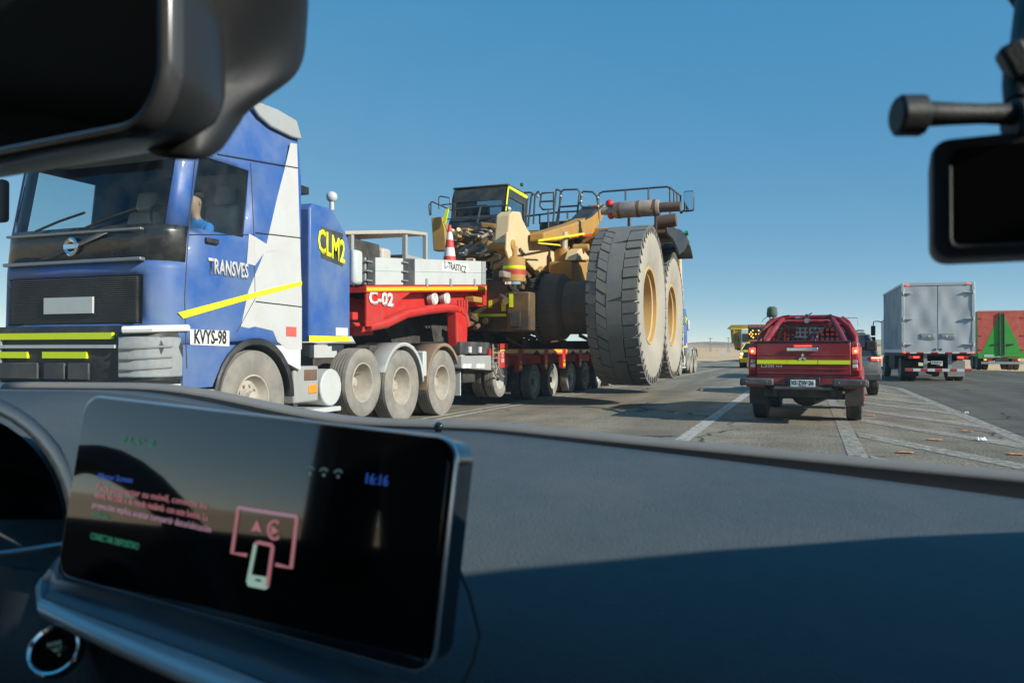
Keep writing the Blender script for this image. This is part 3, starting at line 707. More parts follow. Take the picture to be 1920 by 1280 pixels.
# driver of the leading tractor
blue_shirt = mat('blue_work_shirt', (.03, .2, .55), .85, var=.15); skin = mat('skin', (.42, .25, .17), .6, var=.08); hairm = mat('dark_hair', (.02, .016, .013), .8); trousers = mat('dark_trousers', (.03, .035, .05), .9)
def person(name, label, base, rz, J, radii, edges, paint_fn):
    me = bpy.data.meshes.new(name); keys = list(J)
    me.from_pydata([J[k] for k in keys], [(keys.index(a), keys.index(b)) for a, b in edges], [])
    o = bpy.data.objects.new(name, me); COL.objects.link(o)
    sk = o.modifiers.new('skin', 'SKIN'); sk.use_smooth_shade = True
    for i, k in enumerate(keys):
        r = radii[k]; me.skin_vertices[0].data[i].radius = r if isinstance(r, tuple) else (r, r)
    me.skin_vertices[0].data[keys.index('pelvis')].use_root = True
    o.modifiers.new('sub', 'SUBSURF').render_levels = 2; o.modifiers['sub'].levels = 2
    bpy.context.view_layer.update()
    fm = bpy.data.meshes.new_from_object(o.evaluated_get(bpy.context.evaluated_depsgraph_get()))
    bpy.data.objects.remove(o)
    for mt in (blue_shirt, skin, trousers): fm.materials.append(mt)
    for p in fm.polygons: p.material_index = paint_fn(p.center); p.use_smooth = True
    fm.name = name
    o = bpy.data.objects.new(name, fm); COL.objects.link(o); o.location = base; o.rotation_euler = (0, 0, rz)
    return tag(o, label, 'person')
J = dict(pelvis=(0, 0, .12), waist=(0, .02, .28), chest=(0, .05, .46), upper=(0, .06, .58), neck=(0, .03, .69), head0=(0, .0, .79), head1=(0, -.005, .89), head2=(0, .005, .99),
         shL=(.18, .05, .585), elL=(.27, -.12, .36), wrL=(.2, -.36, .42), haL=(.17, -.44, .46), shR=(-.18, .05, .585), elR=(-.27, -.12, .36), wrR=(-.2, -.36, .42), haR=(-.17, -.44, .46),
         hipL=(.1, -.03, .1), knL=(.15, -.45, .12), anL=(.15, -.55, -.28), toL=(.16, -.68, -.31), hipR=(-.1, -.03, .1), knR=(-.15, -.45, .12), anR=(-.15, -.55, -.28), toR=(-.16, -.68, -.31))
RD = dict(pelvis=(.16, .12), waist=(.15, .11), chest=(.17, .12), upper=(.14, .09), neck=.048, head0=(.066, .085), head1=(.088, .11), head2=(.07, .085), shL=.07, elL=.05, wrL=.035, haL=.04, shR=.07, elR=.05, wrR=.035, haR=.04,
          hipL=.09, knL=.065, anL=.045, toL=.04, hipR=.09, knR=.065, anR=.045, toR=.04)
ED = [('pelvis', 'waist'), ('waist', 'chest'), ('chest', 'upper'), ('upper', 'neck'), ('neck', 'head0'), ('head0', 'head1'), ('head1', 'head2')]
for s in 'LR': ED += [('upper', 'sh' + s), ('sh' + s, 'el' + s), ('el' + s, 'wr' + s), ('wr' + s, 'ha' + s), ('pelvis', 'hip' + s), ('hip' + s, 'kn' + s), ('kn' + s, 'an' + s), ('an' + s, 'to' + s)]
def pf(c):
    if c.z > .69 or (c.y < -.33 and c.z > .3): return 1
    return 2 if c.z < .22 else 0
dr = person('person', 'driver in a blue shirt sitting at the wheel of the leading blue tractor', (XM + .65, 7.72, 2.12), 0, J, RD, ED, pf)
hm = MB()
hm.sphere((0, .035, .985), .092, 10, (.92, 1.05, .75)).build('hair', hairm, dr)
for s in (1, -1):
    MB().sphere((s * .03, -.093, .90), .012, 6).build('eye', ink, dr)
    for k in range(4): MB().tube([(s * (.15 + k * .017), -.45, .475), (s * (.145 + k * .017), -.5, .49), (s * (.15 + k * .017), -.51, .45)], .009, 6).build('finger', skin, dr)
    MB().tube([(s * .14, -.41, .49), (s * .12, -.45, .51)], .01, 6).build('thumb', skin, dr)
MB().hexa([(-.013, -.118, .855), (.013, -.118, .855), (.011, -.08, .85), (-.011, -.08, .85), (-.006, -.1, .905), (.006, -.1, .905), (.006, -.08, .905), (-.006, -.08, .905)]).build('nose', skin, dr, bevel=.004)
B(-.022, .022, -.098, -.08, .824, .832).build('mouth', mat('lips', (.3, .13, .1), .6), dr)
for s in (1, -1): MB().sphere((s * .083, .01, .885), .022, 6, (.4, .7, 1.2)).build('ear', skin, dr)

# ------------------------------------------------------------------ red lowboy trailer with its gooseneck
tl = thing('lowboy_trailer', 'red multi-axle lowboy trailer with grey gooseneck boards under the mining truck', 'trailer', (XM, 20, 0))
XG, XGL = -6.4, -9.0
GW = XGL - XG
def px_plate(pts, X, dx, mt, name, parent=tl, bevel=0, smooth=0):
    return MB().prism([onX(a, b, X) for a, b in pts], (dx, 0, 0)).build(name, mt, parent, True, bevel=bevel, smooth=smooth)
px_plate([(686, 534), (913, 534), (913, 546), (686, 548)], XG, GW, redp, 'gooseneck_deck')
px_plate([(688, 538.5), (912, 537), (912, 543), (688, 545.5)], XG + .012, -.01, tape_y, 'reflective_stripe')
for X, d in ((XG - .02, -.03), (XGL + .02, .03)):
    px_plate([(687, 549), (772, 547), (722, 583), (716, 611), (687, 612)], X, d, redp, 'gusset_plate')
    pr = [(718, 546), (905, 546), (905, 574), (870, 576), (835, 577), (760, 586), (716, 610)]
    px_plate(pr, X + d * 7, d, redp, 'gooseneck_web')
px_plate([(906, 546.5), (912.5, 546.5), (912.5, 572), (906, 572)], XG, GW, redp, 'end_plate')
def px_path(pts, X): return [onX(a, b, X) for a, b in pts]
for X in (XG - .08, XGL + .08):
    MB().tube(px_path([(690, 613), (722, 606), (760, 588), (800, 581), (838, 577), (856, 579), (868, 588), (873, 610)], X), [.07, .085, .085, .085, .085, .09, .1, .11], 10).build('lower_flange', redp, tl, True)
    legp = [(856, 582), (877, 580), (877, 628), (875, 672), (871, 688), (864, 690), (859, 672), (857, 630)]
    px_plate(legp, X + .06, -.22, redp, 'gooseneck_leg', bevel=.03)
    px_plate([(862, 655), (871, 655), (871, 680), (863, 682)], X + .075, -.012, white, 'leg_sticker')
for a, b in ((812, 560), (835, 559)):
    q = onX(a, b, XG - .1); MB().lathe([(0, 0), (.03, .1), (.0, .125), (-.1, .12)], (q.x + .03, q.y, q.z), (1, 0, 0), 20).build('round_lamp', clearlens, tl, True)
q = onX(887, 562, XG - .12); B(q.x - .1, q.x + .12, q.y - .22, q.y + .22, q.z - .06, q.z + .06).build('valve_block', yel, tl, True, bevel=.02)
for k in range(4):
    q = onX(860 + k * 5, 572, XG); MB().cyl(q + Vector((0, 0, -.12)), q + Vector((0, 0, .1)), .03, n=8).build('hose_fitting', redp, tl, True)
B(XGL + .3, XG - .3, 11.2, 15.5, 2.05, 2.15).build('neck_floor', chassis, tl, True)
# king pin beams in front, dark underside
px_plate([(656, 560), (686, 548), (686, 612), (700, 620), (700, 628), (664, 630)], XG - .5, -1.4, redp, 'neck_nose')
px_plate([(662, 585), (672, 585), (672, 600), (662, 600)], XG - .1, -.3, redp, 'hook', bevel=.02)
px_plate([(663, 604), (700, 606), (706, 612), (668, 612)], XG - .15, -.3, redp, 'hook', bevel=.02)
px_plate([(720, 612), (760, 592), (850, 584), (857, 640), (852, 650), (740, 650)], XG - .9, -.8, chassis, 'neck_beam')
# boards
bd = [((690, 703), darkgrey, 'board_post'), ((704, 757), lgrey, 'board'), ((758, 777), darkgrey, 'board_post'), ((778, 903), lgrey, 'board'), ((904, 911), grey, 'board_post')]
def ytop(px): return 482 + (px - 690) / 220 * 8
for (a, b), mt, nm in bd:
    for k in (0, 1):
        y0a, y0b = ytop(a), ytop(b); ya = lambda f, t, px: t + (533.5 - t) * f
        f0, f1 = (0, .495) if k == 0 else (.505, 1)
        P = [(a, ya(f0, y0a, a)), (b, ya(f0, y0b, b)), (b, ya(f1, y0b, b)), (a, ya(f1, y0a, a))]
        px_plate(P, XG - (.0 if nm == 'board' else -.02), -.05, mt, nm)
        px_plate(P, XGL + .05, -.05, mt, nm)
for a in (690, 758):
    for f in (.15, .5, .85):
        q = onX(a, ytop(a) + (533 - ytop(a)) * f, XG + .03); B(q.x - .01, q.x + .015, q.y - .06, q.y + .12, q.z - .012, q.z + .012).build('hinge', steel, tl, True)
for a in (800, 845, 890):
    q = onX(a, 528, XG + .012); B(q.x - .01, q.x + .02, q.y - .03, q.y + .03, q.z - .1, q.z + .06).build('latch', grey, tl, True, bevel=.008)
pA, pB, pC, pD = [onX(a, b, XG + .006) for a, b in ((828, 492), (878, 494), (878, 511), (828, 509))]
lab = MB().prism([pA, pB, pC, pD], (-.004, 0, 0)).build('name_panel', white, tl, True, smooth=0)
text('L-TRASTICZ', 'name_lettering', ink, lab, (pA + pB + pC + pD) / 4 + Vector((.004, 0, 0)), (0, 1, 0), (0, 0, 1), .13, (pB - pA).length * .8, W=True)
p0 = onX(688, 559, XG); p1 = onX(742, 559, XG)
text('C-02', 'fleet_number', mat('faded_white_paint', (.75, .62, .6), .6), tl, (p0 + p1) / 2 + Vector((-.005, 0, -.02)), (0, 1, 0), (0, 0, 1), .2, (p1 - p0).length * .86, W=True, bold=.05)
q0, q1 = onX(657, 488, XG - .3), onX(688, 533, XG - .3)
yb0 = onX(690, 500, XG).y
B(XGL, XG - .01, yb0 - .08, yb0 - .02, onX(690, 533, XG).z, onX(690, 483, XG).z).build('front_board', grey, tl, True)
# main deck and axle lines
B(-9.0, -6.55, 15.3, 34, 1.08, 1.24).build('main_deck', chassis, tl, True)
for x in (-8.3, -7.1): B(x - .12, x + .12, 15.0, 34, .7, 1.07).build('deck_beam', redp, tl, True)
AX = [16.35, 18.7, 20.2, 21.95, 23.5, 25.1, 26.7, 28.3, 29.9, 31.5]
for i, y in enumerate(AX):
    zc = .62 if i == 0 else .435
    for s in (1, -1):
        x = -6.46 if s > 0 else -9.0
        wheel(tl, (x - XM, y - 20, zc), .435, .25, .25, tyre_dusty if s > 0 else tyre_m, rim_white, s, 'dual')
        wheel(tl, (x - XM - s * .3, y - 20, zc), .435, .25, .25, tyre_m, rim_white, s, 'flat')
    MB().cyl((-9.1, y, zc), (-6.4, y, zc), .08, n=10).build('axle', chassis, tl, True)
ymid = [15.55] + [(a + b) / 2 for a, b in zip(AX, AX[1:])] + [32.3]
for i in range(len(ymid) - 1):
    a, b = ymid[i], ymid[i + 1]; c = AX[i]
    poly = [(a + .03, 1.25), (b - .03, 1.25), (b - .03, 1.1), (c + .3, 1.1), (c + .05, 1.2), (c - .05, 1.2), (c - .3, 1.1), (a + .03, 1.1)]
    o = MB().prism([(-6.30, y, z) for y, z in poly], (-.04, 0, 0)).build('side_beam', redp, tl, True, smooth=0)
    tp = [(a + .2, 1.232), (b - .2, 1.232), (b - .2, 1.15), (c + .2, 1.15), (c + .05, 1.212), (c - .05, 1.212), (c - .2, 1.15), (a + .2, 1.15)]
    MB().prism([(-6.297, y, z) for y, z in tp], (-.004, 0, 0)).build('reflector', tape_y, o, True, smooth=0)
    B(-6.42, -6.3, b - .12, b + .12, .72, 1.098).build('suspension_bracket', redp, tl, True, bevel=.01)
    B(-6.31, -6.295, b - .09, b + .09, .78, .86).build('reflector', tape_y, tl, True)
    B(-6.31, -6.29, b - .06, b + .06, .9, .96).build('marker_lamp', amber, tl, True)
# grey locker, ladder and red plate in front of the first axle line
px_plate([(864, 640), (930, 642), (930, 664), (864, 664)], XG + .05, -.9, darkgrey, 'locker', bevel=.02)
lk = px_plate([(866, 667), (922, 666), (931, 694), (918, 694), (866, 690)], XG + .1, -.8, grey, 'battery_shelf', bevel=.02)
for a in (868, 876.5, 893.5, 901.5): px_plate([(a + 1, 682), (a + 8, 682), (a + 6.5, 690), (a - .5, 690)], XG + .115, -.02, white, 'step_pad', lk)
for a, b in ((880, 661), (899, 661)): q = onX(a, b, XG + .06); MB().cyl(q, q + Vector((0, 0, .12)), .05).build('filler_cap', lgrey, tl, True)
px_plate([(929, 644), (953, 644), (953, 689), (938, 689), (930, 672)], XG + .1, -.04, redp, 'front_plate')
for s_, zf in (('US', 660), ('108', 676), ('H', 667)):
    q = onX(942, zf, XG + .102); text(s_, 'plate_lettering', white, tl, q, (0, 1, 0), (0, 0, 1), .09, W=True)
for a in (924, 934): MB().tube(px_path([(a, 645), (a + 1, 690), (a + 6, 704), (a + 11, 706)], XG + .14), .02).build('ladder_rail', steel, tl, True)
for k in range(5): MB().tube(px_path([(924, 653 + k * 9), (935, 653 + k * 9)], XG + .14), .014).build('ladder_rung', steel, tl, True)
# low front skid between the tractor and first axle
B(-8.9, -6.5, 14.7, 15.3, .55, 1.0).build('front_bolster', chassis, tl, True, bevel=.03)
# loads of timber and chains between deck and machine
for y in (16.6, 19.0, 22.4, 25.5): B(-8.8, -6.7, y - .25, y + .25, 1.245, 1.52).build('deck_chock', chassis, tl, True, bevel=.02)
for k, (a, b) in enumerate((((1086, 626), (1112, 640)), ((1086, 630), (1112, 642)), ((950, 634), (980, 650)))):
    MB().tube(px_path([a, b], -6.4), .03, 6).build('tie_down_chain', rust if k == 2 else chassis, tl, True)

# generator under a canopy riding on the gooseneck
gz = onX(700, 500, -7.0).z - .1
gen = thing('generator_set', 'dark engine set with a beige end under a flat grey canopy on the gooseneck', 'generator', (-7.6, 12.6, 2.35))
gx0, gx1 = -8.4, -6.85
q = lambda a, b: onX(a, b, gx1)
z0 = 2.2
can = [q(648, 428), q(760, 422), q(806, 438)]
MB().prism([(gx1, q(648, 430).y, q(648, 433).z), (gx1, q(760, 430).y, q(760, 431).z), (gx1, q(802, 436).y, q(802, 436).z), (gx1, q(802, 436).y, q(802, 442).z), (gx1, q(760, 430).y, q(760, 438).z), (gx1, q(648, 430).y, q(648, 440).z)], (gx0 - gx1, 0, 0)).build('canopy', mat('canopy_beige', (.46, .41, .34), .6, var=.1), gen, True, bevel=.012)
for px_, s in ((661, 0), (762, 0), (808, 0)):
    for X in (gx1 - .03, gx0 + .03):
        p = onX(px_, 440, X); p.y = q(px_, 440).y
        zt = q(px_, 440).z if px_ < 800 else q(801, 441).z
        B(X - .035, X + .035, min(p.y, q(800, 440).y) - .04, min(p.y, q(800, 440).y) + .04, 2.15, zt).build('post', grey, gen, True)
y0, y1 = q(650, 470).y, q(722, 470).y
B(gx0 + .1, gx1 - .1, y0, y1, 2.15, 3.05).build('engine_cover', chassis, gen, True, bevel=.03)
B(gx0 + .12, gx1 - .06, y1 + .02, y1 + .34, 2.55, 3.0).build('radiator_end', mat('beige_panel', (.50, .46, .40), .6, var=.1), gen, True, bevel=.05)
yy = q(765, 450).y
B(gx0 + .1, gx1 - .05, yy, yy + .75, 2.9, 2.97).build('tray', grey, gen, True)
for k in range(9):
    rnd = random.Random(k); y = y1 + .45 + rnd.random() * 1.6; x = gx1 - .1 - rnd.random() * .9; z = 2.55 + rnd.random() * .3
    B(x - .15 - .15 * rnd.random(), x + .1, y - .14, y + .12, 2.2, z).build('engine_block', (rust, chassis, yel_dk, mat('dusty_parts', (.38, .31, .24), .8, var=.3))[k % 4], gen, True, bevel=.03)
# traffic cone
c = onX(843, 487, -6.7)
cone = thing('traffic_cone', 'red and white traffic cone standing on the gooseneck deck', 'cone', (c.x, c.y, c.z - .12))
coneR = mat('cone_red', (.62, .06, .05), .6, var=.15)
h = .78
seg = [0, .2, .42, .62, .82, 1.0]
for k in range(5):
    a, b = seg[k], seg[k + 1]
    MB().lathe([(a * h + .03, .14 - .11 * a), (b * h + .03, .14 - .11 * b)], (0, 0, 0), (0, 0, 1), 20).build('cone_band', (coneR, white)[k % 2], cone)
B(-.2, .2, -.2, .2, 0, .035).build('base', coneR, cone, bevel=.015)

# ------------------------------------------------------------------ mining haul truck without its body, facing away
ht = thing('mining_haul_truck', 'giant yellow mining truck chassis with huge tyres, loaded on the red trailer', 'mining truck', (-7.0, 19, 0))
big_t = mat('giant_tyre', (0.145, 0.148, 0.142), .85, var=.28, scale=7, dirt=(.185, .165, .14), dscale=3.0, damt=.45, bump=.35, bscale=60)
big_s = mat('giant_sidewall', (0.33, 0.305, 0.26), .9, var=.14, scale=3, dirt=(.43, .38, .30), dscale=1.2, damt=.5, bump=.2, bscale=40)
def big_tyre(c, R0=1.79, W=1.12, rr=.86):
    """c in world; outer face to +X"""
    c = Vector(c) - Vector((-7.0, 19, 0)); h = W / 2
    D = .07
    prof = [(-h * .80, rr), (-h * .93, rr + .25), (-h, rr + .52), (-h * .97, R0 - .2), (-h * .9, R0 - D - .03), (-h * .86, R0 - D), (h * .86, R0 - D), (h * .93, R0 - D - .05), (h * .98, R0 - .22), (h, rr + .52), (h * .96, rr + .25), (h * .85, rr + .05), (h * .80, rr)]
    o = MB().lathe(prof, (0, 0, 0), (1, 0, 0), 72).build('wheel', big_s, ht, smooth=30)
    o.location = c
    # tread: worn centre band, slanted blocks left of it, shoulder lugs right of it
    N_ = 46; t = MB()
    def blk(x0, x1, a0, a1, sk, r0, r1, sub=3, drop=0.0):
        """block between x0..x1 and angles a0..a1, skewed by sk across its width"""
        P0, P1 = [], []
        for i in range(sub + 1):
            f = i / sub
            for xx, aa in ((x0, a0 + (a1 - a0) * f), (x1, a0 + sk + (a1 - a0) * f)):
                dr = drop if xx in (-h * .985, h * .985) else 0
                P0.append((xx, r0, aa)); P1.append((xx, r1 - dr, aa))
        pt = lambda p: (p[0], -math.cos(p[2]) * p[1], math.sin(p[2]) * p[1])
        rings = []
        for i in range(sub + 1):
            rings.append([pt(P0[2 * i]), pt(P0[2 * i + 1]), pt(P1[2 * i + 1]), pt(P1[2 * i])])
        t.ring_loft(rings)
    st = 2 * PI / N_
    rb = R0 - D - .02
    for k in range(N_):
        a = k * st
        rk = random.Random(k); jit = rk.uniform(-.012, .008); ja = rk.uniform(-.06, .06) * st
        blk(h * .41, h * .955, a + ja, a + ja + st * .83, st * .10, rb - .06, R0 - .004 + jit, 2, .03)
        blk(-h * .985, -h * .60, a - ja, a - ja + st * .84, -st * .25, rb - .06, R0 - .012 + jit, 2, .04)
        blk(-h * .575, -h * .20, a + ja + st * .15, a + ja + st * 1.03, -st * .55, rb, R0 - .008 - jit, 2)
    for k in range(24):
        a = k * 2 * PI / 24; blk(-h * .185, h * .375, a, a + 2 * PI / 24 * (.985 if k % 3 == 0 else 1.0), st * .4 if k % 3 == 0 else 0, rb, R0 - .006, 4)
    t.build('tread', big_t, o, smooth=25)
    # sidewall notches
    nt_ = MB()
    for k in range(N_):
        a = (k + .93) * st
        p = lambda r, x, da: (x, -math.cos(a + da) * r, math.sin(a + da) * r)
        nt_.hexa([p(R0 - .06, h * .93, -.008), p(R0 - .06, h * .93, .008), p(R0 - .06, h * .99, .008), p(R0 - .06, h * .99, -.008), p(R0 - .2, h * .95, -.014), p(R0 - .2, h * .95, .014), p(R0 - .2, h * .988, .014), p(R0 - .2, h * .988, -.014)])
    nt_.build('shoulder_notch', tyre_m, o, smooth=0, kind='stuff')
    rim = [(-h * .8, rr + .01), (h * .82, rr + .02), (h * .86, rr + .0), (h * .84, rr - .05), (h * .70, rr - .06), (h * .66, rr - .10), (-h * .1, rr - .11), (-h * .12, rr - .16), (-h * .18, .38), (-h * .1, .34), (-h * .1, 0)]
    MB().lathe(rim, (0, 0, 0), (1, 0, 0), 48).build('rim', goldrim, o, smooth=30)
    hb = MB().lathe([(-h * .1, .40), (h * .25, .38), (h * .30, .30), (h * .3, 0)], (0, 0, 0), (1, 0, 0), 28)
    for k in range(20):
        a = 2 * PI * k / 20; q_ = Vector((-h * .16, math.cos(a) * .58, math.sin(a) * .58)); hb.cyl(q_, q_ + Vector((.06, 0, 0)), .028, n=6)
    hb.build('hub', yel, o, smooth=30)
    return o
W1 = Vector((-3.22 - .56, 17.75, 2.21)); W2 = Vector((-3.52 - .56, 22.7, 2.2))
big_tyre(W1); big_tyre(W2)
# bare final drive beside the rear tyre, axle housing
fd = [(-.35, 0), (-.35, .62), (-.3, .84), (-.22, .86), (-.2, .80), (.25, .76), (.34, .66), (.36, .6), (.9, .6), (.92, .0)]
drum = mat('brake_drum_grime', (.075, .062, .055), .75, var=.35, scale=6, dirt=(.15, .11, .085), dscale=2, damt=.5, bump=.3)
o = MB().lathe(fd, (-5.55, 17.75, 2.22), (1, 0, 0), 44).build('final_drive', drum, ht, True, smooth=30)
bt = MB()
for k in range(56):
    a = 2 * PI * k / 56; bt.cyl((-5.78, 17.75 - math.cos(a) * .82, 2.22 + math.sin(a) * .82), (-5.70, 17.75 - math.cos(a) * .82, 2.22 + math.sin(a) * .82), .024, n=6)
bt.build('bolt_circle', chassis, o, True, smooth=0, kind='stuff')
MB().lathe([(-4.4, .5), (-3.3, .62), (-2.4, .78), (-1.9, .92), (-1.4, .95), (-.95, .78), (-.5, .6), (0, .56)], (-5.6, 17.75, 2.2), (1, 0, 0), 28).build('axle_housing', yel_dk, ht, True)
MB().lathe([(0, .62), (.1, .66), (.2, .62)], (-6.6, 17.75, 2.2), (1, 0, 0), 30).build('axle_flange', yel_dk, ht, True)
# rear frame face with tape
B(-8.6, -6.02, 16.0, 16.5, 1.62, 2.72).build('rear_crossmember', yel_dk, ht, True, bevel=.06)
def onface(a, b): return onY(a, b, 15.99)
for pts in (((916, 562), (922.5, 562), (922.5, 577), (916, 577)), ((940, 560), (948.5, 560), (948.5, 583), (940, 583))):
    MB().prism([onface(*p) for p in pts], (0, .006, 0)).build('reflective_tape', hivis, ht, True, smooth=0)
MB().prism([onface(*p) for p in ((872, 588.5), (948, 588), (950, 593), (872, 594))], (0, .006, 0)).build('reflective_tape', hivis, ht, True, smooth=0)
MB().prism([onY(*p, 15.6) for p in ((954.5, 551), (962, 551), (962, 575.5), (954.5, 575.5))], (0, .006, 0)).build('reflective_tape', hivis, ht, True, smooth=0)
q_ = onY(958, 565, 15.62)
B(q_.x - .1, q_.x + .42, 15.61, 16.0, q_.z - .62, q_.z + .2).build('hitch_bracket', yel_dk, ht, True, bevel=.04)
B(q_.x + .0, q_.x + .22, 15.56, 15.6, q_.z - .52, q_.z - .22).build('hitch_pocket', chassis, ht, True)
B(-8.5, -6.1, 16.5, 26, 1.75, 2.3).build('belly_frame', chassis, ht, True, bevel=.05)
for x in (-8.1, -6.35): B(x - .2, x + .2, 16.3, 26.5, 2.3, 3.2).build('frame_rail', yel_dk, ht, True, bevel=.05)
# the lit frame horn with its bracket ear
XF = -6.0
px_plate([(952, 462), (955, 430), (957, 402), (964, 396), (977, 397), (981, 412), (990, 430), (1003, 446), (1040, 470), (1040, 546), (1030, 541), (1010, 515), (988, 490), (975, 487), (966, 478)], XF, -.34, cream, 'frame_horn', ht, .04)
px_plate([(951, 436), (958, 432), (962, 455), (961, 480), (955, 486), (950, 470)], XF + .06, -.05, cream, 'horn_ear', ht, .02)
q_ = onX(962, 462, XF); MB().cyl(q_ + Vector((.1, -.2, 0)), q_ + Vector((-.5, -.2, 0)), .12, n=16).build('horn_pin', yel, ht, True, bevel=.02)
for a, b in ((974, 468), (977, 472), (980, 476)): q_ = onX(a, b, XF + .01); MB().cyl(q_, q_ + Vector((.04, 0, 0)), .04, n=8).build('bolt', yel_dk, ht, True)
# suspension cylinders
def vcyl(px_, y0_, y1_, X, r, mt, name, extra=True):
    a, b = onX(px_, y0_, X), onX(px_, y1_, X); b.x, b.y = a.x, a.y
    o = MB().lathe([(0, 0), (0, r * .92), (-.04, r), ((b.z - a.z) * .5, r), ((b.z - a.z) * .5 - .02, r * 1.03), ((b.z - a.z) * .56, r), (b.z - a.z, r), (b.z - a.z - .03, r * .85), (b.z - a.z - .03, 0)], a, (0, 0, 1), 28).build(name, mt, ht, True, smooth=30)
    return a, b, o
a, b, o = vcyl(964, 483, 528, -5.92, .24, yel, 'strut_cylinder')
MB().lathe([(-.19, .246), (-.25, .246)], a, (0, 0, 1), 28).build('tape_band', hivis, o, True)
MB().lathe([(-.27, .244), (-.37, .244)], a, (0, 0, 1), 28, arc=2.4, start=3.2).build('red_label', redp, o, True)
MB().cyl(b, b + Vector((0, 0, -.07)), .225, n=24).cyl(b + Vector((0, 0, -.07)), b + Vector((0, 0, -.2)), .13, .06, n=20).build('strut_rod', chrome, o, True)
MB().cyl(a + Vector((0, 0, .25)), a, .07, n=14).build('strut_eye', yel, o, True)
a, b, o = vcyl(1057, 468, 540, -5.6, .22, yel, 'strut_cylinder')
MB().cyl(a + Vector((0, 0, .3)), a, .1, n=14).cyl(a + Vector((0, 0, .42)), a + Vector((0, 0, .28)), .13, n=10).build('strut_eye', mat('bare_metal_worn', (.42, .36, .27), .6, .3, var=.3), o, True)
# tank/bracket group left of the tyre
px_plate([(1073, 489), (1107, 489), (1107, 548), (1076, 548)], -5.2, -.6, yel, 'hydraulic_tank', ht, .05)
px_plate([(1078, 505), (1088, 505), (1088, 525), (1078, 525)], -5.17, -.05, yel, 'tank_plate', ht, .02)
px_plate([(1085, 470), (1092, 465), (1104, 480), (1108, 488), (1080, 488)], -5.1, -.3, cream, 'lift_bracket', ht, .03)
q_ = onX(1101, 464, -5.0); MB().cyl(q_ + Vector((-.35, -.05, 0)), q_ + Vector((.05, 0, 0)), .09, n=16).build('accumulator', yel, ht, True, bevel=.03)
# upper cross structure and deck
px_plate([(985, 448), (1110, 428), (1115, 440), (1115, 500), (1045, 500), (1005, 470)], -6.3, -.2, yel_dk, 'deck_support', ht)
ZD = 4.66
B(-10.6, -3.5, 21.9, 25.5, ZD - .12, ZD).build('deck', chassis, ht, True)
B(-9.6, -4.3, 21.7, 21.89, ZD - .95, ZD - .02).build('deck_beam', yel, ht, True, bevel=.03)
for x in (-9.3, -7.5, -5.2): B(x - .1, x + .1, 21.55, 21.69, 3.2, ZD - .1).build('deck_rib', yel, ht, True, bevel=.02)
px_plate([(1020, 436), (1078, 418), (1115, 402), (1128, 382), (1139, 390), (1128, 415), (1112, 440), (1060, 452), (1020, 452)], -5.6, -.35, yel, 'deck_knee', ht, .04)
px_plate([(1100, 412), (1123, 386), (1136, 383), (1112, 406)], -5.55, -.5, blackp, 'duct', ht, .03)
px_plate([(1082, 412), (1100, 408), (1104, 422), (1084, 424)], -5.9, -.4, yel, 'small_locker', ht, .02)
B(-7.4, -6.0, 22.2, 23.0, ZD, ZD + .32).build('deck_locker', chassis, ht, True, bevel=.03)
B(-8.0, -5.9, 21.95, 22.5, ZD + .002, ZD + .05).build('green_mat', mat('green_mat', (.16, .22, .02), .8), ht, True)
# red hose loop, yellow strap
MB().tube(px_path([(1035, 458), (1035, 440), (1041, 433), (1049, 435), (1053, 446), (1053, 458)], -6.1), .055, 8).build('red_hose', mat('red_hose', (.55, .13, .05), .6), ht, True)
px_plate([(1010, 449), (1096, 436), (1097, 440), (1010, 453)], -5.4, -.02, mat('yellow_strap', (.8, .62, .03), .6), 'ratchet_strap', ht)
px_plate([(1010, 454), (1050, 458), (1052, 461), (1010, 457)], -5.4, -.02, MATS['yellow_strap'], 'ratchet_strap', ht)
px_plate([(1065, 441), (1110, 436), (1110, 443), (1064, 446)], -5.6, -.3, redp, 'red_bar', ht)
# exhaust muffler with bands and tail pipe
ym = 20.0
a, b = onY(1150, 395, ym), onY(1237, 389, ym); e = onY(1276, 387, ym)
dusty_muf = mat('muffler_grey', (.36, .31, .27), .7, .25, var=.25, scale=4, dirt=(.2, .11, .07), dscale=3, damt=.42, bump=.2)
mo = MB().lathe([(0, .0), (0, .17), (.06, .205), ((b - a).length - .04, .205), ((b - a).length, .18), ((b - a).length, 0)], a, b - a, 28).build('muffler', dusty_muf, ht, True)
for f in (.14, .55, .9): q_ = a.lerp(b, f); d_ = (b - a).normalized() * .035; MB().cyl(q_ - d_, q_ + d_, .212, n=28).build('muffler_band', rust, mo, True)
MB().cyl(b, e, .125, n=18).build('tail_pipe', mat('pipe_brown', (.15, .09, .065), .75, .2, var=.3, scale=6), mo, True)
c_ = onY(1128, 396, ym); MB().cyl(c_, a, .10, .11, n=16).build('inlet_pipe', dusty_muf, mo, True)
MB().sphere(onY(1143, 382, ym), .11, 7).sphere(onY(1146, 404, ym), .1, 6).build('red_wrap', redp, ht, True)
a, b = onY(1230, 418, 21), onY(1268, 412, 21); MB().cyl(a, b, .19, .17, n=18).build('lower_pipe', MATS['pipe_brown'], ht, True)
B(-4.9, -3.35, 20.6, 21.8, 4.25, 4.33).build('muffler_shelf', rust, ht, True)
for x in (-4.4, -3.7): B(x - .03, x + .03, 20.6, 20.7, 4.33, 4.75).build('shelf_post', chassis, ht, True)
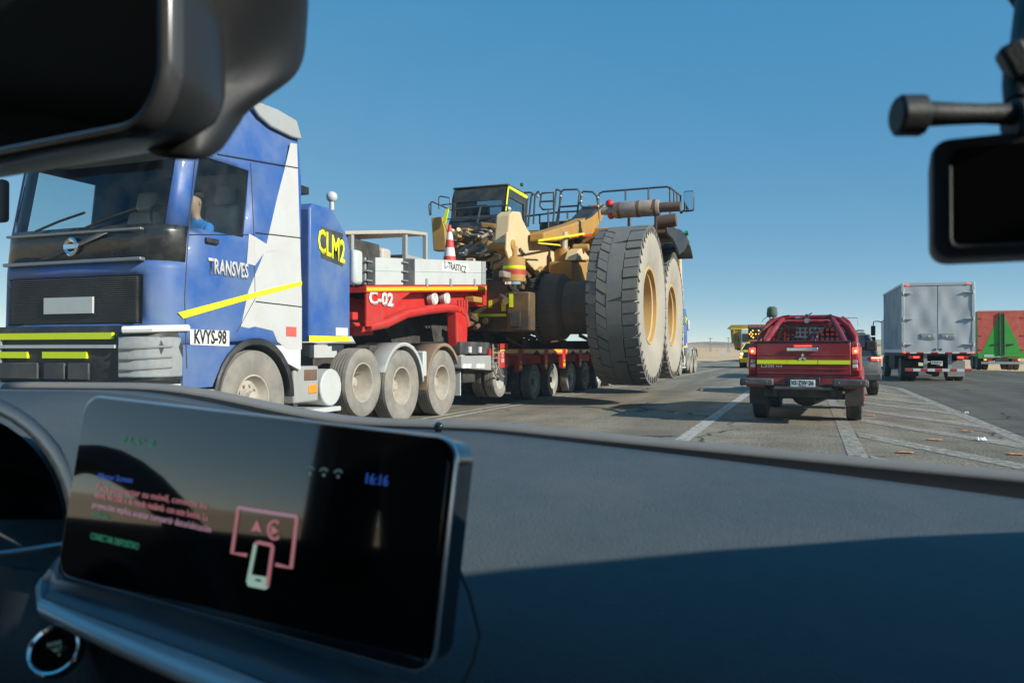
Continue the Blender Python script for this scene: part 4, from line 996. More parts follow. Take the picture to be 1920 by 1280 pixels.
# mud guard over the front tyre
mg = MB(); aa = [R(a) for a in range(58, 126, 8)]
mg.ring_loft([[(X, W2.y - 2.02 * math.cos(a) * .9, W2.z + 2.05 * math.sin(a)) for a in aa] for X in (-5.0, -3.15)], False)
mg.build('mud_guard', blackp, ht, True, solid=.06)
gp = [onX(px_, py_, -3.12) for px_, py_ in ((1252, 426), (1276, 430), (1288, 440), (1291, 455), (1284, 470), (1274, 478), (1270, 465), (1262, 448), (1252, 438))]
MB().prism(gp, (-.06, 0, 0)).build('guard_flap', blackp, ht, True, bevel=.015)
px_plate([(1274, 478), (1278, 478), (1280, 545), (1278, 600), (1276, 600)], -3.62, -.04, cream, 'front_post', ht)
# handrails
railm = mat('handrail_grey', (.085, .09, .095), .5, .4, var=.2)
def rail(pts, plane, r=.028, name='handrail', closed=False):
    MB().tube([plane(*p) for p in pts], r, 7, closed).build(name, railm, ht, True)
PY = lambda Y: (lambda a, b: onY(a, b, Y))
YB = 21.95
rail([(1122, 372), (1124, 363), (1130, 359.5), (1251, 350), (1256, 353)], PY(YB))
rail([(1256, 352), (1257, 402)], PY(YB)); rail([(1173, 356), (1173, 376)], PY(YB)); rail([(1216, 353), (1216, 376)], PY(YB))
rail([(1122, 372), (1122, 392)], PY(YB))
rail([(1256, 352), (1276, 367), (1276, 400)], lambda a, b: onX(a, b, -3.52)); rail([(1262, 380), (1276, 384)], lambda a, b: onX(a, b, -3.52))
rail([(1264, 358), (1264, 392)], lambda a, b: onX(a, b, -3.52)); rail([(1270, 362), (1270, 396)], lambda a, b: onX(a, b, -3.52))
rail([(1056, 356), (1082, 355), (1087, 360), (1082, 404), (1080, 424)], PY(YB)); rail([(1056, 356), (1051, 362), (1046, 424)], PY(YB)); rail([(1049, 388), (1083, 386)], PY(YB))
rail([(1091, 362), (1094, 359), (1111, 360), (1119, 368), (1122, 392), (1108, 389), (1092, 388), (1087, 382), (1091, 362)], PY(YB - .15))
rail([(1043, 355), (1051, 358), (1053, 366), (1042, 424)], PY(YB + .3)); rail([(1043, 355), (1036, 424)], PY(YB + .3))
rail([(1010, 358), (1013, 365), (1018, 362), (1038, 361), (1038, 392), (1018, 393), (1012, 386), (1015, 365)], PY(YB)); rail([(1014, 378), (1038, 377)], PY(YB))
rail([(1010, 358), (1003, 366), (1000, 420)], PY(YB)); rail([(1000, 362), (996, 368), (990, 425)], PY(YB)); rail([(983, 361), (996, 361), (1000, 366)], PY(YB))
rail([(984, 406), (1046, 398), (1122, 394)], PY(YB + .5)); rail([(1028, 395), (1028, 440)], PY(YB - .2)); rail([(1000, 440), (1028, 438)], PY(YB - .2))
rail([(1064, 398), (1064, 410)], PY(YB + .5)); rail([(1104, 395), (1104, 410)], PY(YB + .5)); rail([(1012, 403), (1012, 420)], PY(YB + .5))
rail([(990, 372), (988, 378), (986, 420)], PY(YB))
for a, b in ((1008, 368), (1051, 368), (1090, 366), (1089, 378), (1121, 371), (1121, 387)): q_ = onY(a, b, YB - .16); MB().sphere(q_, .045, 6).build('rail_clamp', steel, ht, True)
# mirror on the far right corner of the deck
p = [onY(a, b, 23.6) for a, b in ((1282, 360), (1285, 358), (1299, 357), (1301, 360), (1301, 392), (1299, 395), (1284, 397), (1282, 394))]
mo2 = MB().prism(p, (0, .12, 0)).build('mirror', blackp, ht, True, bevel=.02)
c_ = sum(p, Vector()) / len(p)
MB().prism([c_ + (q_ - c_) * .9 + Vector((0, -.008, 0)) for q_ in p], (0, .006, 0)).build('mirror_glass', mat('mirror_silver', (.8, .82, .84), .03, 1.0, var=.02), mo2, True, smooth=0)
MB().tube([onY(1276, 400, 23.65), onY(1281, 396, 23.65), onY(1288, 392, 23.68)], .03).build('mirror_arm', railm, mo2, True)
q_ = onY(1284, 437, 22.0); MB().cyl(q_, q_ + Vector((.1, 0, 0)), .07, n=10).build('marker_lamp', mat('green_lens', (.02, .35, .15), .3), ht, True)
# cab
cx0, cx1, cy0, cy1, cz0, cz1 = -9.95, -8.2, 21.5, 23.4, 4.55, 6.02
cabm = mat('cab_charcoal', (.035, .037, .04), .4, var=.15, dirt=(.1, .1, .095), damt=.4)
cb = MB(); pr = [(cy0 - .12, cz0 - .25), (cy0, cz0 + .35), (cy0 + .12, cz1 - .3), (cy0 + .25, cz1 - .04), (cy0 + .4, cz1), (cy1, cz1), (cy1, cz0 - .25)]
wz0, wz1 = cz0 + .62, cz1 - .42
cw = plate([(y, z) for y, z in pr], [[(cy0 + .3, wz0), (cy1 - .3, wz0), (cy1 - .3, wz1 + .1), (cy0 + .34, wz1 + .1)]], lambda u, v, w: (cx1 - w, u, v), .06)
cw.build('cab_side', cabm, ht, True, smooth=0)
MB().prism([(cx0, y, z) for y, z in pr], (.06, 0, 0)).build('cab_side', cabm, ht, True, smooth=0)
fn = lambda u, v, w: (u, cy0 + .35 * (v - cz0) * .28 + w - .02, v)
plate([(cx0 + .061, cz0 - .25), (cx1 - .061, cz0 - .25), (cx1 - .061, cz1 - .05), (cx0 + .061, cz1 - .05)], [rrect(cx0 + .14, cx1 - .14, wz0, wz1, .08)], fn, .06).build('cab_rear', cabm, ht, True, smooth=0)
MB().bx(cx0 + .061, cx1 - .061, cy1 - .06, cy1, cz0 - .25, wz0).build('cab_front', cabm, ht, True)
B(cx0 - .02, cx1 + .02, cy0 + .2, cy1 + .05, cz1 - .003, cz1 + .06).build('cab_roof', cabm, ht, True, bevel=.03)
MB().add([fn(cx0 + .1, wz0 - .03, .03), fn(cx1 - .1, wz0 - .03, .03), fn(cx1 - .1, wz1 + .03, .03), fn(cx0 + .1, wz1 + .03, .03)], [(0, 1, 2, 3)]).build('rear_window', glass_dark, ht, True)
MB().add([(cx1 - .03, cy0 + .28, wz0 - .02), (cx1 - .03, cy1 - .28, wz0 - .02), (cx1 - .03, cy1 - .28, wz1 + .12), (cx1 - .03, cy0 + .3, wz1 + .12)], [(0, 1, 2, 3)]).build('side_window', glass_dark, ht, True)
B(cx0 + .3, cx0 + .8, cy0 + .9, cy0 + 1.2, cz0, cz0 + 1.1).build('cab_seat', blackp, ht, True, bevel=.05)
for pts in (((cy0 - .02, cz0 + .7), (cy0 + .06, cz0 + .7), (cy0 + .30, cz1 + .02), (cy0 + .18, cz1 - .06)), ((cy0 + .19, cz1 - .04), (cy0 + .32, cz1 - .07), (cy1, cz1 - .1), (cy1, cz1 + .02), (cy0 + .3, cz1 + .03))):
    MB().prism([(cx1 + .012, y, z) for y, z in pts], (-.01, 0, 0)).build('reflective_edge', hivis, ht, True, smooth=0)
q_ = onX(968, 340, cx1); MB().cyl(q_ + Vector((0, .5, -.05)), q_ + Vector((0, .5, .04)), .05).build('beacon', blackp, ht, True)
# sloping apron below the cab window
ap = [(cy0 - .125, cz0 - .24), (cy0 - .03, wz0 - .1), (cy0 - .42, cz0 - .32)]
MB().prism([(cx0 + .0, y, z) for y, z in ((cy0 - .05, wz0 - .1), (cy0 - .5, cz0 - .4), (cy0 - .42, cz0 - .45), (cy0 - .02, cz0 - .3))], (cx1 - cx0, 0, 0)).build('cab_apron', panelblk, ht, True)
rail([(852, 392), (900, 388), (950, 385)], PY(21.25), .03); rail([(838, 411), (900, 408), (946, 405)], PY(21.0), .02); rail([(901, 388), (892, 428)], PY(21.1), .035)
for s, y in ((0, 392), (0, 400)): q_ = onX(954, y, cx1 + .02); MB().sphere(q_, .07, 6).build('work_lamp', lgrey, ht, True)
# left rail group and yellow post
rail([(806, 404), (804, 385), (810, 378), (846, 394)], PY(21.3), .022); rail([(808, 378), (808, 404)], PY(21.3), .022); rail([(823, 392), (823, 370), (826, 368), (843, 371), (845, 390)], PY(21.5), .022)
rail([(829, 384), (852, 382)], PY(21.4), .02)
P = [onY(a, b, 21.0) for a, b in ((808, 408), (828, 406), (834, 428), (836, 470), (812, 470))]
MB().prism(P, (0, .3, 0)).build('yellow_post', yel, ht, True, bevel=.03)
P = [onY(a, b, 20.9) for a, b in ((836, 392), (841, 391), (836, 415), (833, 420), (831, 412))]
MB().prism(P, (0, .05, 0)).build('reflective_edge', hivis, ht, True)
# boxes of valves, lamps, lines under the cab
def face_box(a0, a1, b0, b1, Y, dp, mt, name, bev=.03):
    p0, p1 = onY(a0, b1, Y), onY(a1, b0, Y); return B(p0.x, p1.x, Y, Y + dp, p0.z, p1.z).build(name, mt, ht, True, bevel=bev)
o = face_box(854, 879, 427, 442, 20.2, .5, yel, 'lamp_box'); face_box(858, 874, 429, 439, 20.18, .03, darkgrey, 'lamp_screen', .005)
face_box(906, 928, 426, 440, 20.2, .5, yel, 'lamp_box'); face_box(912, 924, 429, 438, 20.18, .03, darkgrey, 'lamp_screen', .005)
face_box(838, 864, 455, 472, 19.8, .5, yel, 'lamp_box'); face_box(842, 857, 458, 468, 19.78, .03, darkgrey, 'lamp_screen', .005)
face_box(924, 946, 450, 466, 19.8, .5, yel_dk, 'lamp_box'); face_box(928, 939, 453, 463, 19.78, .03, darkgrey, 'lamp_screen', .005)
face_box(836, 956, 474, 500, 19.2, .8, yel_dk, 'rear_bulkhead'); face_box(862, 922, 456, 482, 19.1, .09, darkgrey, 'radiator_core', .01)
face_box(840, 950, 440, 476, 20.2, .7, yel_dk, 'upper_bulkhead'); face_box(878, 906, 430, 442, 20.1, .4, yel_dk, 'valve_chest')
P = [onY(a, b, 19.9) for a, b in ((900, 416), (931, 420), (926, 428), (904, 427))]
MB().prism(P, (0, .3, 0)).build('bent_cover', yel, ht, True, bevel=.02)
face_box(880, 965, 487, 492, 16.9, .8, yel, 'shelf_edge'); face_box(912, 932, 492, 520, 17.4, .6, chassis, 'manifold')
rnd = random.Random(11)
pm = [yel, yel_dk, chassis, dusty_muf, cream, steel]
for k in range(64):
    a = rnd.uniform(838, 950); b = rnd.uniform(430, 488); Y = rnd.uniform(18.6, 20.1); w = rnd.uniform(4, 13); h_ = rnd.uniform(3, 8)
    p0, p1 = onY(a, b + h_, Y), onY(a + w, b, Y); kk = rnd.random()
    if kk < .55: MB().bx(p0.x, p1.x, Y, Y + .2, p0.z, p1.z).build('valve', pm[k % 6], ht, True, bevel=.015)
    else: MB().cyl(p0, p1 + Vector((0, rnd.uniform(-.2, .2), 0)), rnd.uniform(.03, .07), n=8).build('pipe', pm[k % 6], ht, True)
for k in range(14):
    a = rnd.uniform(910, 945); b = rnd.uniform(495, 532); p0 = onY(a, b, 16.6); MB().box(p0, (rnd.uniform(.06, .25), .15, rnd.uniform(.05, .14)), Matrix.Rotation(rnd.uniform(-.4, .4), 3, 'Y')).build('valve', (yel, cream, yel_dk)[k % 3], ht, True, bevel=.015)
for k in range(70):
    a = rnd.uniform(940, 1104); b = rnd.uniform(440, 545) if a > 1040 else rnd.uniform(500, 560); X = rnd.uniform(-6.5, -5.75); w = rnd.uniform(3, 14); h_ = rnd.uniform(3, 11)
    p0, p1 = onX(a, b + h_, X), onX(a + w, b, X); kk = rnd.random()
    mt_ = (yel, yel_dk, chassis, yel_dk, dusty_muf, rust)[k % 6]
    if kk < .5: MB().bx(p0.x - .12, p0.x, p0.y, p1.y, p0.z, p1.z).build('casting', mt_, ht, True, bevel=.02)
    else: MB().cyl(p0, p1 + Vector((rnd.uniform(-.3, .1), 0, 0)), rnd.uniform(.03, .08), n=9).build('pipe', mt_, ht, True)
for k in range(40):
    a = rnd.uniform(870, 1040); b = rnd.uniform(585, 640); X = rnd.uniform(-7.2, -6.4); w = rnd.uniform(6, 26)
    p0, p1 = onX(a, b, X), onX(a + w, b + rnd.uniform(-9, 9), X)
    MB().cyl(p0, p1, rnd.uniform(.03, .09), n=8).build('underbody_pipe', (chassis, yel_dk, drum, rust)[k % 4], ht, True)
for k in range(9):
    a0, b0 = rnd.uniform(985, 1030), rnd.uniform(520, 545); P = [onX(a0 + i * 12, b0 + 5 * math.sin(i * 1.1 + k) + i * 2, -5.75) for i in range(6)]
    MB().tube(P, .028, 6).build('hydraulic_hose', blackp, ht, True)
for k in range(6):
    P = [onY(860 + k * 14 + i * 8, 430 + 6 * math.sin(i + k) + i * 5, 19.6) for i in range(6)]
    MB().tube(P, .03, 6).build('hydraulic_hose', (blackp, dusty_muf)[k % 2], ht, True)

# ------------------------------------------------------------------ pickups
red_car = mat('pickup_red', (.27, .013, .02), .34, var=.08, dirt=(.27, .10, .085), dscale=2.2, damt=.36, coat=.3)
tyre_car = mat('car_tyre', (.03, .03, .03), .8, var=.25, scale=20, dirt=(.13, .115, .095), dscale=6, damt=.45, bump=.2)
mesh_red = mat('guard_red', (.32, .02, .022), .5, var=.1, dirt=(.38, .15, .12), damt=.3)
pad = mat('bumper_pad', (.055, .056, .058), .5, var=.2, dirt=(.16, .15, .13), damt=.4)
def pickup_shell(t, paintm, glassm, hood=True, z_up=0.0):
    """double-cab pickup, y forward, origin on the ground below the rear axle"""
    b = {}
    arch = lambda yc: [(yc + .47 * math.cos(R(a)), .42 + .47 * math.sin(R(a))) for a in range(0, 181, 15)]
    for s in (1, -1):
        # bed side with wheel arch
        pr = [(-1.2, .80), (-1.27, 1.0), (-1.26, 1.35), (.30, 1.35), (.30, .62), (.47, .62)] + [p for p in arch(0) if p[1] > .61] + [(-.5, .66)]
        pr = [(-1.2, .80), (-1.27, 1.0), (-1.26, 1.35), (.30, 1.35), (.30, .60)] + [(max(-.5, min(.29, y)) if False else y, z) for y, z in arch(0) if z > .60 and y < .29] + [(-.6, .70)]
        o = MB().ring_loft([[(s * (.91 - .03 * (z > 1.3) - .05 * (y < -1.1)), y, z) for y, z in pr], [(s * .70, y, z) for y, z in pr]]).build('bed_side', paintm, t, bevel=.025, smooth=40)
        fl = MB(); a_ = [R(a) for a in range(-8, 189, 14)]
        fl.ring_loft([[(s * .905, .43 * math.cos(a), .42 + .43 * math.sin(a)) for a in a_], [(s * .935, .445 * math.cos(a), .42 + .445 * math.sin(a)) for a in a_], [(s * .93, .50 * math.cos(a), .42 + .5 * math.sin(a)) for a in a_], [(s * .90, .52 * math.cos(a), .42 + .52 * math.sin(a)) for a in a_]], False)
        fl.build('arch_flare', paintm, t, smooth=60)
        # cab and wing side
        pr = [(.33, .52), (.33, 1.30), (2.55, 1.22), (3.75, 1.08), (3.86, .85), (3.8, .6)] + [p for p in arch(3.0) if p[1] > .52] + [(2.4, .5)]
        MB().ring_loft([[(s * (.89 if y < 3.3 else .80), y, z) for y, z in pr], [(s * .66, y, z) for y, z in pr]]).build('cab_side', paintm, t, bevel=.03, smooth=40)
        for yc in (0, 3.0): wheel(t, (s * .775, yc, .395), .395, .26, .22, tyre_car, rim_white, s, 'steer')
    gh0 = [(-.84, .36, 1.28), (.84, .36, 1.28), (.84, 2.60, 1.22), (-.84, 2.60, 1.22)]
    gh1 = [(-.62, .52, 1.74), (.62, .52, 1.74), (.60, 1.75, 1.74), (-.60, 1.75, 1.74)]
    V = lambda k, f: Vector(gh0[k]).lerp(Vector(gh1[k]), f)
    rf = MB(); rf.ring_loft([[V(k, .86) for k in range(4)], [V(k, 1.0) + Vector((0, 0, .0)) for k in range(4)], [Vector((p[0] * .9, p[1] + (.1 if p[1] < 1 else -.1), 1.79)) for p in gh1]])
    rf.build('roof', paintm, t, bevel=.03, smooth=45)
    for k in range(4):
        p = [V(k, 0), V(k, .86)]
        c = Vector((0, 1.4, 1.5)); q = [x + (c - x) * .02 for x in p]
        MB().tube([p[0], p[1]], .05, 8).build('pillar', paintm, t)
    for a, b_, nm in ((0, 1, 'rear_window'), (2, 3, 'windscreen'), (1, 2, 'side_window'), (3, 0, 'side_window')):
        MB().add([V(a, 0.0), V(b_, 0.0), V(b_, .88), V(a, .88)], [(0, 1, 2, 3)]).build(nm, glassm, t)
    for f in (1, 3):
        a, b_ = V(f, 0).lerp(V((f + 1) % 4, 0), .52), V(f, .88).lerp(V((f + 1) % 4, .88), .56)
        MB().tube([a, b_], .045, 6).build('pillar', blackp, t)
    B(-.65, .65, .34, 3.7, .55, .75).build('floor_pan', chassis, t)
    MB().ring_loft([[(-.72, 2.5, 1.2), (.72, 2.5, 1.2), (.66, 3.74, 1.06), (-.66, 3.74, 1.06)], [(-.72, 2.5, 1.25), (.72, 2.5, 1.25), (.62, 3.7, 1.11), (-.62, 3.7, 1.11)]]).build('hood', paintm, t, bevel=.03)
    for x in (-.36, .36):
        MB().box((x, 1.05, 1.15), (.46, .14, .62), Matrix.Rotation(R(10), 3, 'X')).build('seat', blackp, t, bevel=.05)
        B(x - .12, x + .12, .92, 1.03, 1.46, 1.64).build('headrest', blackp, t, bevel=.04)
    B(-.7, .7, 2.2, 2.5, 1.0, 1.2).build('dashboard', blackp, t, bevel=.03)
    B(-.70, .70, -1.15, .32, .78, .83).build('bed_floor', blackp, t)
    B(-.7, .7, .26, .33, .83, 1.33).build('bed_front', paintm, t)
    for x in (-.45, .45): B(x - .04, x + .04, -1.2, 3.6, .46, .60).build('frame_rail', chassis, t)
    for yc in (0, 3.0): MB().cyl((-.7, yc, .40), (.7, yc, .40), .05, n=10).sphere((.0, yc, .40), .14, 8).build('axle', chassis, t)
    return V
c = atD(1505, 656, 13.0)
RZ = R(-2.6)
tail = Vector((c.x, c.y))
org = tail + Vector((-math.sin(RZ), math.cos(RZ))) * 1.3
rp = thing('red_pickup', 'dusty red pickup with roll bars and a yellow-green stripe, stopped right ahead', 'pickup', (org.x, org.y, 0), RZ)
pickup_shell(rp, red_car, glass_dark)
# tailgate
tg = MB().ring_loft([[(-.722, -1.285, .82), (.722, -1.285, .82), (.722, -1.30, 1.1), (.722, -1.285, 1.345), (-.722, -1.285, 1.345), (-.722, -1.30, 1.1)], [(-.722, -1.24, .82), (.722, -1.24, .82), (.722, -1.24, 1.1), (.722, -1.24, 1.345), (-.722, -1.24, 1.345), (-.722, -1.24, 1.1)]]).build('tailgate', red_car, rp, bevel=.012)
for zz in (1.135, .915): B(-.66, .66, -1.308, -1.292, zz - .008, zz + .008).build('pressed_crease', red_car, tg, bevel=.006)
B(-.722, .722, -1.30, -1.23, 1.346, 1.372).build('tailgate_cap', blackp, tg, bevel=.008)
for x in (-.732, .732): B(x - .006, x + .006, -1.268, -1.25, .8, 1.36).build('shut_line', ink, tg)
B(-.25, .235, -1.335, -1.305, 1.20, 1.262).build('handle', chrome, tg, bevel=.012)
B(-.135, .14, -1.302, -1.29, 1.277, 1.295).build('brake_light', redlit, tg)
def stripe(x0, x1):
    return MB().hexa([(x0, -1.302, 1.005), (x1, -1.302, 1.0), (x1, -1.30, .997), (x0, -1.30, .997), (x0, -1.309, 1.062), (x1, -1.309, 1.062), (x1, -1.295, 1.062), (x0, -1.295, 1.062)])
for x0, x1 in ((-.715, -.25), (-.245, .225), (.235, .715)): B(x0, x1, -1.312, -1.299, .99, 1.055).build('reflective_stripe', hivis, tg)
def rhomb(cx, cz, ang, L=.062, w=.034):
    a = R(ang); u = Vector((math.cos(a), 0, math.sin(a))); v_ = Vector((-u.z, 0, u.x)); o = Vector((cx, -1.318, cz))
    return MB().prism([o, o + u * L * .5 + v_ * w * .5, o + u * L, o + u * L * .5 - v_ * w * .5], (0, .012, 0))
for ang in (90, 210, 330): rhomb(0, 1.095, ang, .075, .045).build('diamond_badge', chrome, tg)
text('L200', 'badge_lettering', chrome, tg, (-.55, -1.304, .955), (1, 0, 0), (0, 0, 1), .045, .2, align='CENTER')
text('4x4', 'badge_lettering', chrome, tg, (-.37, -1.304, .953), (1, 0, 0), (0, 0, 1), .035, .1)
text('KATANA', 'badge_lettering', mat('dark_badge', (.12, .03, .03), .3), tg, (-.57, -1.304, .99), (1, 0, 0), (0, 0, 1), .018, .15)
for s in (1, -1):
    L0 = MB().ring_loft([[(s * .735, -1.27, z), (s * .81, -1.275, z), (s * .865, -1.22, z), (s * .885, -1.08, z), (s * .735, -1.08, z)] for z in (.885, 1.275)]).build('tail_light', redlens, rp, bevel=.01)
    MB().ring_loft([[(s * .742, -1.277, z), (s * .805, -1.281, z), (s * .85, -1.24, z), (s * .742, -1.2, z)] for z in (1.155, 1.262)]).build('brake_lamp', redlit, L0, bevel=.01)
    MB().cyl((s * .795, -1.275, 1.2), (s * .795, -1.29, 1.2), .022, n=14).build('lamp_core', redhot, L0)
    B(s * .745, s * .825, -1.283, -1.2, 1.0, 1.06).build('indicator_lens', mat('pink_lens', (.5, .3, .28), .3), L0, bevel=.01)
    B(s * .745, s * .825, -1.283, -1.2, .93, .99).build('reverse_lens', clearlens, L0, bevel=.01)
    # bumper wings, mud flaps
    B(s * .45, s * .96, -1.43, -1.28, .635, .755).build('bumper_wing', pad, rp, bevel=.03, seg=3)
    B(s * .93, s * .985, -1.42, -1.0, .625, .745).build('bumper_end', pad, rp, bevel=.025)
    for x in (.55, .87): MB().cyl((s * x, -1.437, .70), (s * x, -1.427, .70), .012, n=8).build('bolt', steel, rp)
    B(s * .63, s * .92, -.53, -.505, .28, .62).build('mud_flap', chassis, rp)
    B(s * .60, s * .905, -1.2, -.5, .60, .80).build('rear_valance', red_car, rp, bevel=.02)
B(-.45, .45, -1.40, -1.27, .575, .625).build('bumper_step', pad, rp, bevel=.015)
B(-.72, .72, -1.26, -1.2, .64, .815).build('lower_tail_panel', red_car, rp)
B(-.26, .26, -1.33, -1.265, .61, .775).build('plate_recess', blackp, rp, bevel=.01)
plt = B(-.19, .19, -1.36, -1.338, .615, .735).build('number_plate', white, rp, bevel=.006)
text('VS·ZW·26', 'plate_lettering', ink, plt, (0, -1.361, .685), (1, 0, 0), (0, 0, 1), .07, .345, bold=.012)
text('CHILE', 'plate_lettering', ink, plt, (0, -1.361, .632), (1, 0, 0), (0, 0, 1), .018, .1)
B(-.62, .60, -1.1, -1.0, .44, .57).build('tow_beam', chassis, rp, bevel=.01)
MB().sphere((.0, -.05, .40), .19, 10, (1.3, 1, .9)).build('differential', chassis, rp)
MB().cyl((.55, -.3, .52), (.18, -.9, .36), .04, n=10).build('exhaust_pipe', chassis, rp)
MB().cyl((-.5, -.15, .62), (-.3, .1, .38), .035, n=8).build('damper', chassis, rp)
MB().cyl((.5, -.15, .62), (.3, .1, .38), .035, n=8).build('damper', chassis, rp)
# roll bars and guard
hoop = [(-.80, -.15, 1.30), (-.79, -.12, 1.45), (-.70, -.02, 1.62), (-.55, .1, 1.76), (-.40, .18, 1.81), (.40, .18, 1.81), (.55, .1, 1.76), (.70, -.02, 1.62), (.79, -.12, 1.45), (.80, -.15, 1.30)]
MB().tube(hoop, .042, 10).build('roll_bar', red_car, rp)
for s in (1, -1):
    MB().tube([(s * .40, .2, 1.80), (s * .46, .02, 1.72), (s * .58, -.42, 1.48), (s * .66, -.75, 1.3)], .045, 10).build('roll_bar_stay', red_car, rp)
    MB().tube([(s * .83, .28, 1.3), (s * .80, .3, 1.5), (s * .68, .36, 1.72), (s * .58, .42, 1.8)], .04, 8).build('roll_bar_stay', red_car, rp)
B(-.36, .36, .12, .155, 1.715, 1.75).build('roll_bar_brace', mesh_red, rp, bevel=.01)
holes = []
for i in range(15):
    for j in range(5):
        x = -.60 + i * .083; z = 1.31 + j * .082
        holes.append(rrect(x, x + .052, z, z + .052, .006, 1))
plate([(-.66, 1.28), (.66, 1.28), (.60, 1.6), (.46, 1.73), (-.46, 1.73), (-.62, 1.6)], [h for h in holes if max(abs(p[0]) for p in h) < .64 - max(0, h[0][1] - 1.58) * 1.0 and h[0][1] < 1.70], lambda u, v, w: (u, .2 + w, v), .008).build('cab_guard', mesh_red, rp, smooth=0)
for x in (-.38, .02): B(x - .012, x + .012, .18, .195, 1.28, 1.70).build('guard_rib', mesh_red, rp)
lam = MB().cyl((0.0, .06, 1.745), (0.0, .0, 1.745), .058, n=24).build('round_work_lamp', blackp, rp, bevel=.008)
MB().cyl((0, -.003, 1.745), (0, -.008, 1.745), .045, n=20).build('lamp_lens', mat('led_grey', (.3, .31, .33), .3, var=.3, scale=60), lam)
B(-.02, .02, .03, .06, 1.79, 1.86).build('lamp_bracket', blackp, lam)
MB().tube([(.03, .05, 1.85), (.09, .05, 1.88)], .01, 6).build('lamp_cable', blackp, lam)
B(-.2, -.08, .05, .1, 1.78, 1.815).build('camera_pod', steel, rp, bevel=.01)
for x in (-.35, .36): MB().tube([(x - .1, .1, 1.8), (x, .14, 1.84), (x + .05, .15, 1.85)], .012, 6).build('bar_clamp', blackp, rp)
MB().tube([(.62, .5, 1.8), (.84, .52, 1.8), (.85, .52, 1.66)], .008, 5).build('whip_bracket', steel, rp)
for s in (1, -1):
    B(s * .98, s * 1.20, 1.98, 2.1, 1.20, 1.40).build('mirror', blackp, rp, bevel=.035, seg=3)
    B(s * .84, s * .99, 2.0, 2.08, 1.22, 1.28).build('mirror_arm', blackp, rp)
MB().tube([(-.66, .5, 1.62), (-.67, .5, 1.86)], .012, 6).build('pole_stub', steel, rp)
# covered box on the pole
gb = thing('bagged_beacon', 'green canvas bag tied over a beacon above the red pickup roof', 'beacon', rp.location, RZ)
gm = mat('green_canvas', (.09, .13, .10), .9, var=.2, scale=12, bump=.6, bscale=18)
rnd = random.Random(4); rings = []
for z, w in ((1.84, .085), (1.88, .10), (1.94, .098), (2.0, .09), (2.03, .06)):
    rings.append([(-.66 + .03 + (w * (1 + rnd.uniform(-.1, .1))) * math.cos(a), .5 + w * 1.1 * math.sin(a), z + rnd.uniform(-.01, .01)) for a in [2 * PI * k / 10 + .3 for k in range(10)]])
MB().ring_loft(rings).build('canvas_cover', gm, gb, smooth=40)
MB().tube([(-.70, .45, 1.85), (-.78, .42, 1.79), (-.80, .4, 1.74)], .006, 5).build('tie_string', blackp, gb)

# grey sport utility beyond the red pickup, to the right
gm_ = mat('suv_grey', (.12, .125, .135), .3, .3, var=.06, dirt=(.2, .18, .16), damt=.3, coat=.3)
p = onZ(1640, 742); SRZ = R(5)
sv = thing('grey_suv', 'dark grey sport utility vehicle half hidden behind the red pickup', 'car', (p.x - .84, p.y + .55, 0), SRZ)
sec = lambda w, zb, zt: [(-w, zb), (w, zb), (w * 1.02, zb + .25), (w * .99, zt), (-w * .99, zt), (-w * 1.02, zb + .25)]
prof = [(-.98, .80, .55, .95), (-.9, .90, .42, 1.05), (-.3, .93, .42, 1.10), (2.4, .93, .42, 1.08), (3.3, .90, .45, 1.02), (3.62, .78, .5, .88)]
MB().ring_loft([[(x, y, z) for x, z in sec(w, zb, zt)] for y, w, zb, zt in prof]).build('body', gm_, sv, bevel=.05, smooth=50, seg=3)
g0 = [(-.84, -.80, 1.04), (.84, -.80, 1.04), (.84, 2.35, 1.07), (-.84, 2.35, 1.07)]; g1 = [(-.64, -.52, 1.62), (.64, -.52, 1.62), (.62, 1.5, 1.64), (-.62, 1.5, 1.64)]
MB().ring_loft([g0, g1]).build('greenhouse', mat('privacy_glass', (.03, .035, .04), .12, coat=.4), sv)
for k in range(4): MB().tube([g0[k], g1[k]], .055, 8).build('pillar', gm_, sv)
MB().ring_loft([[(x * 1.03, y, z - .02) for x, y, z in g1], [(x * .88, y * .92, z + .08) for x, y, z in g1]]).build('roof', gm_, sv, bevel=.03)
for s in (1, -1):
    MB().tube([(s * .56, -.4, 1.74), (s * .56, .5, 1.77), (s * .55, 1.3, 1.75)], .022, 6).build('roof_rail', steel, sv)
    o = MB().hexa([(s * .62, -.99, .92), (s * .90, -.93, .90), (s * .945, -.6, .95), (s * .62, -.9, .95), (s * .62, -.96, 1.04), (s * .88, -.92, 1.06), (s * .935, -.6, 1.05), (s * .62, -.9, 1.05)]).build('tail_light', redlens, sv)
    B(s * .66, s * .90, -1.005, -.985, 1.0, 1.03).build('light_bar', redhot, o); B(s * .66, s * .90, -1.005, -.985, .95, .97).build('light_bar', redlit, o)
    for y in (0, 2.7): wheel(sv, (s * .80, y - .2, .36), .36, .24, .22, tyre_car, rim_white, s, 'steer')
    B(s * .95, s * 1.15, 1.75, 1.9, 1.02, 1.18).build('mirror', blackp, sv, bevel=.04, seg=3)
    B(s * .9, s * .96, 1.78, 1.86, 1.05, 1.09).build('mirror_arm', blackp, sv)
B(-.9, .9, -1.06, -.9, .42, .62).build('bumper', darkgrey, sv, bevel=.04)
MB().cyl((.3, .2, 1.7), (.3, .2, 1.82), .05, .03, n=12).build('antenna_fin', white, sv)

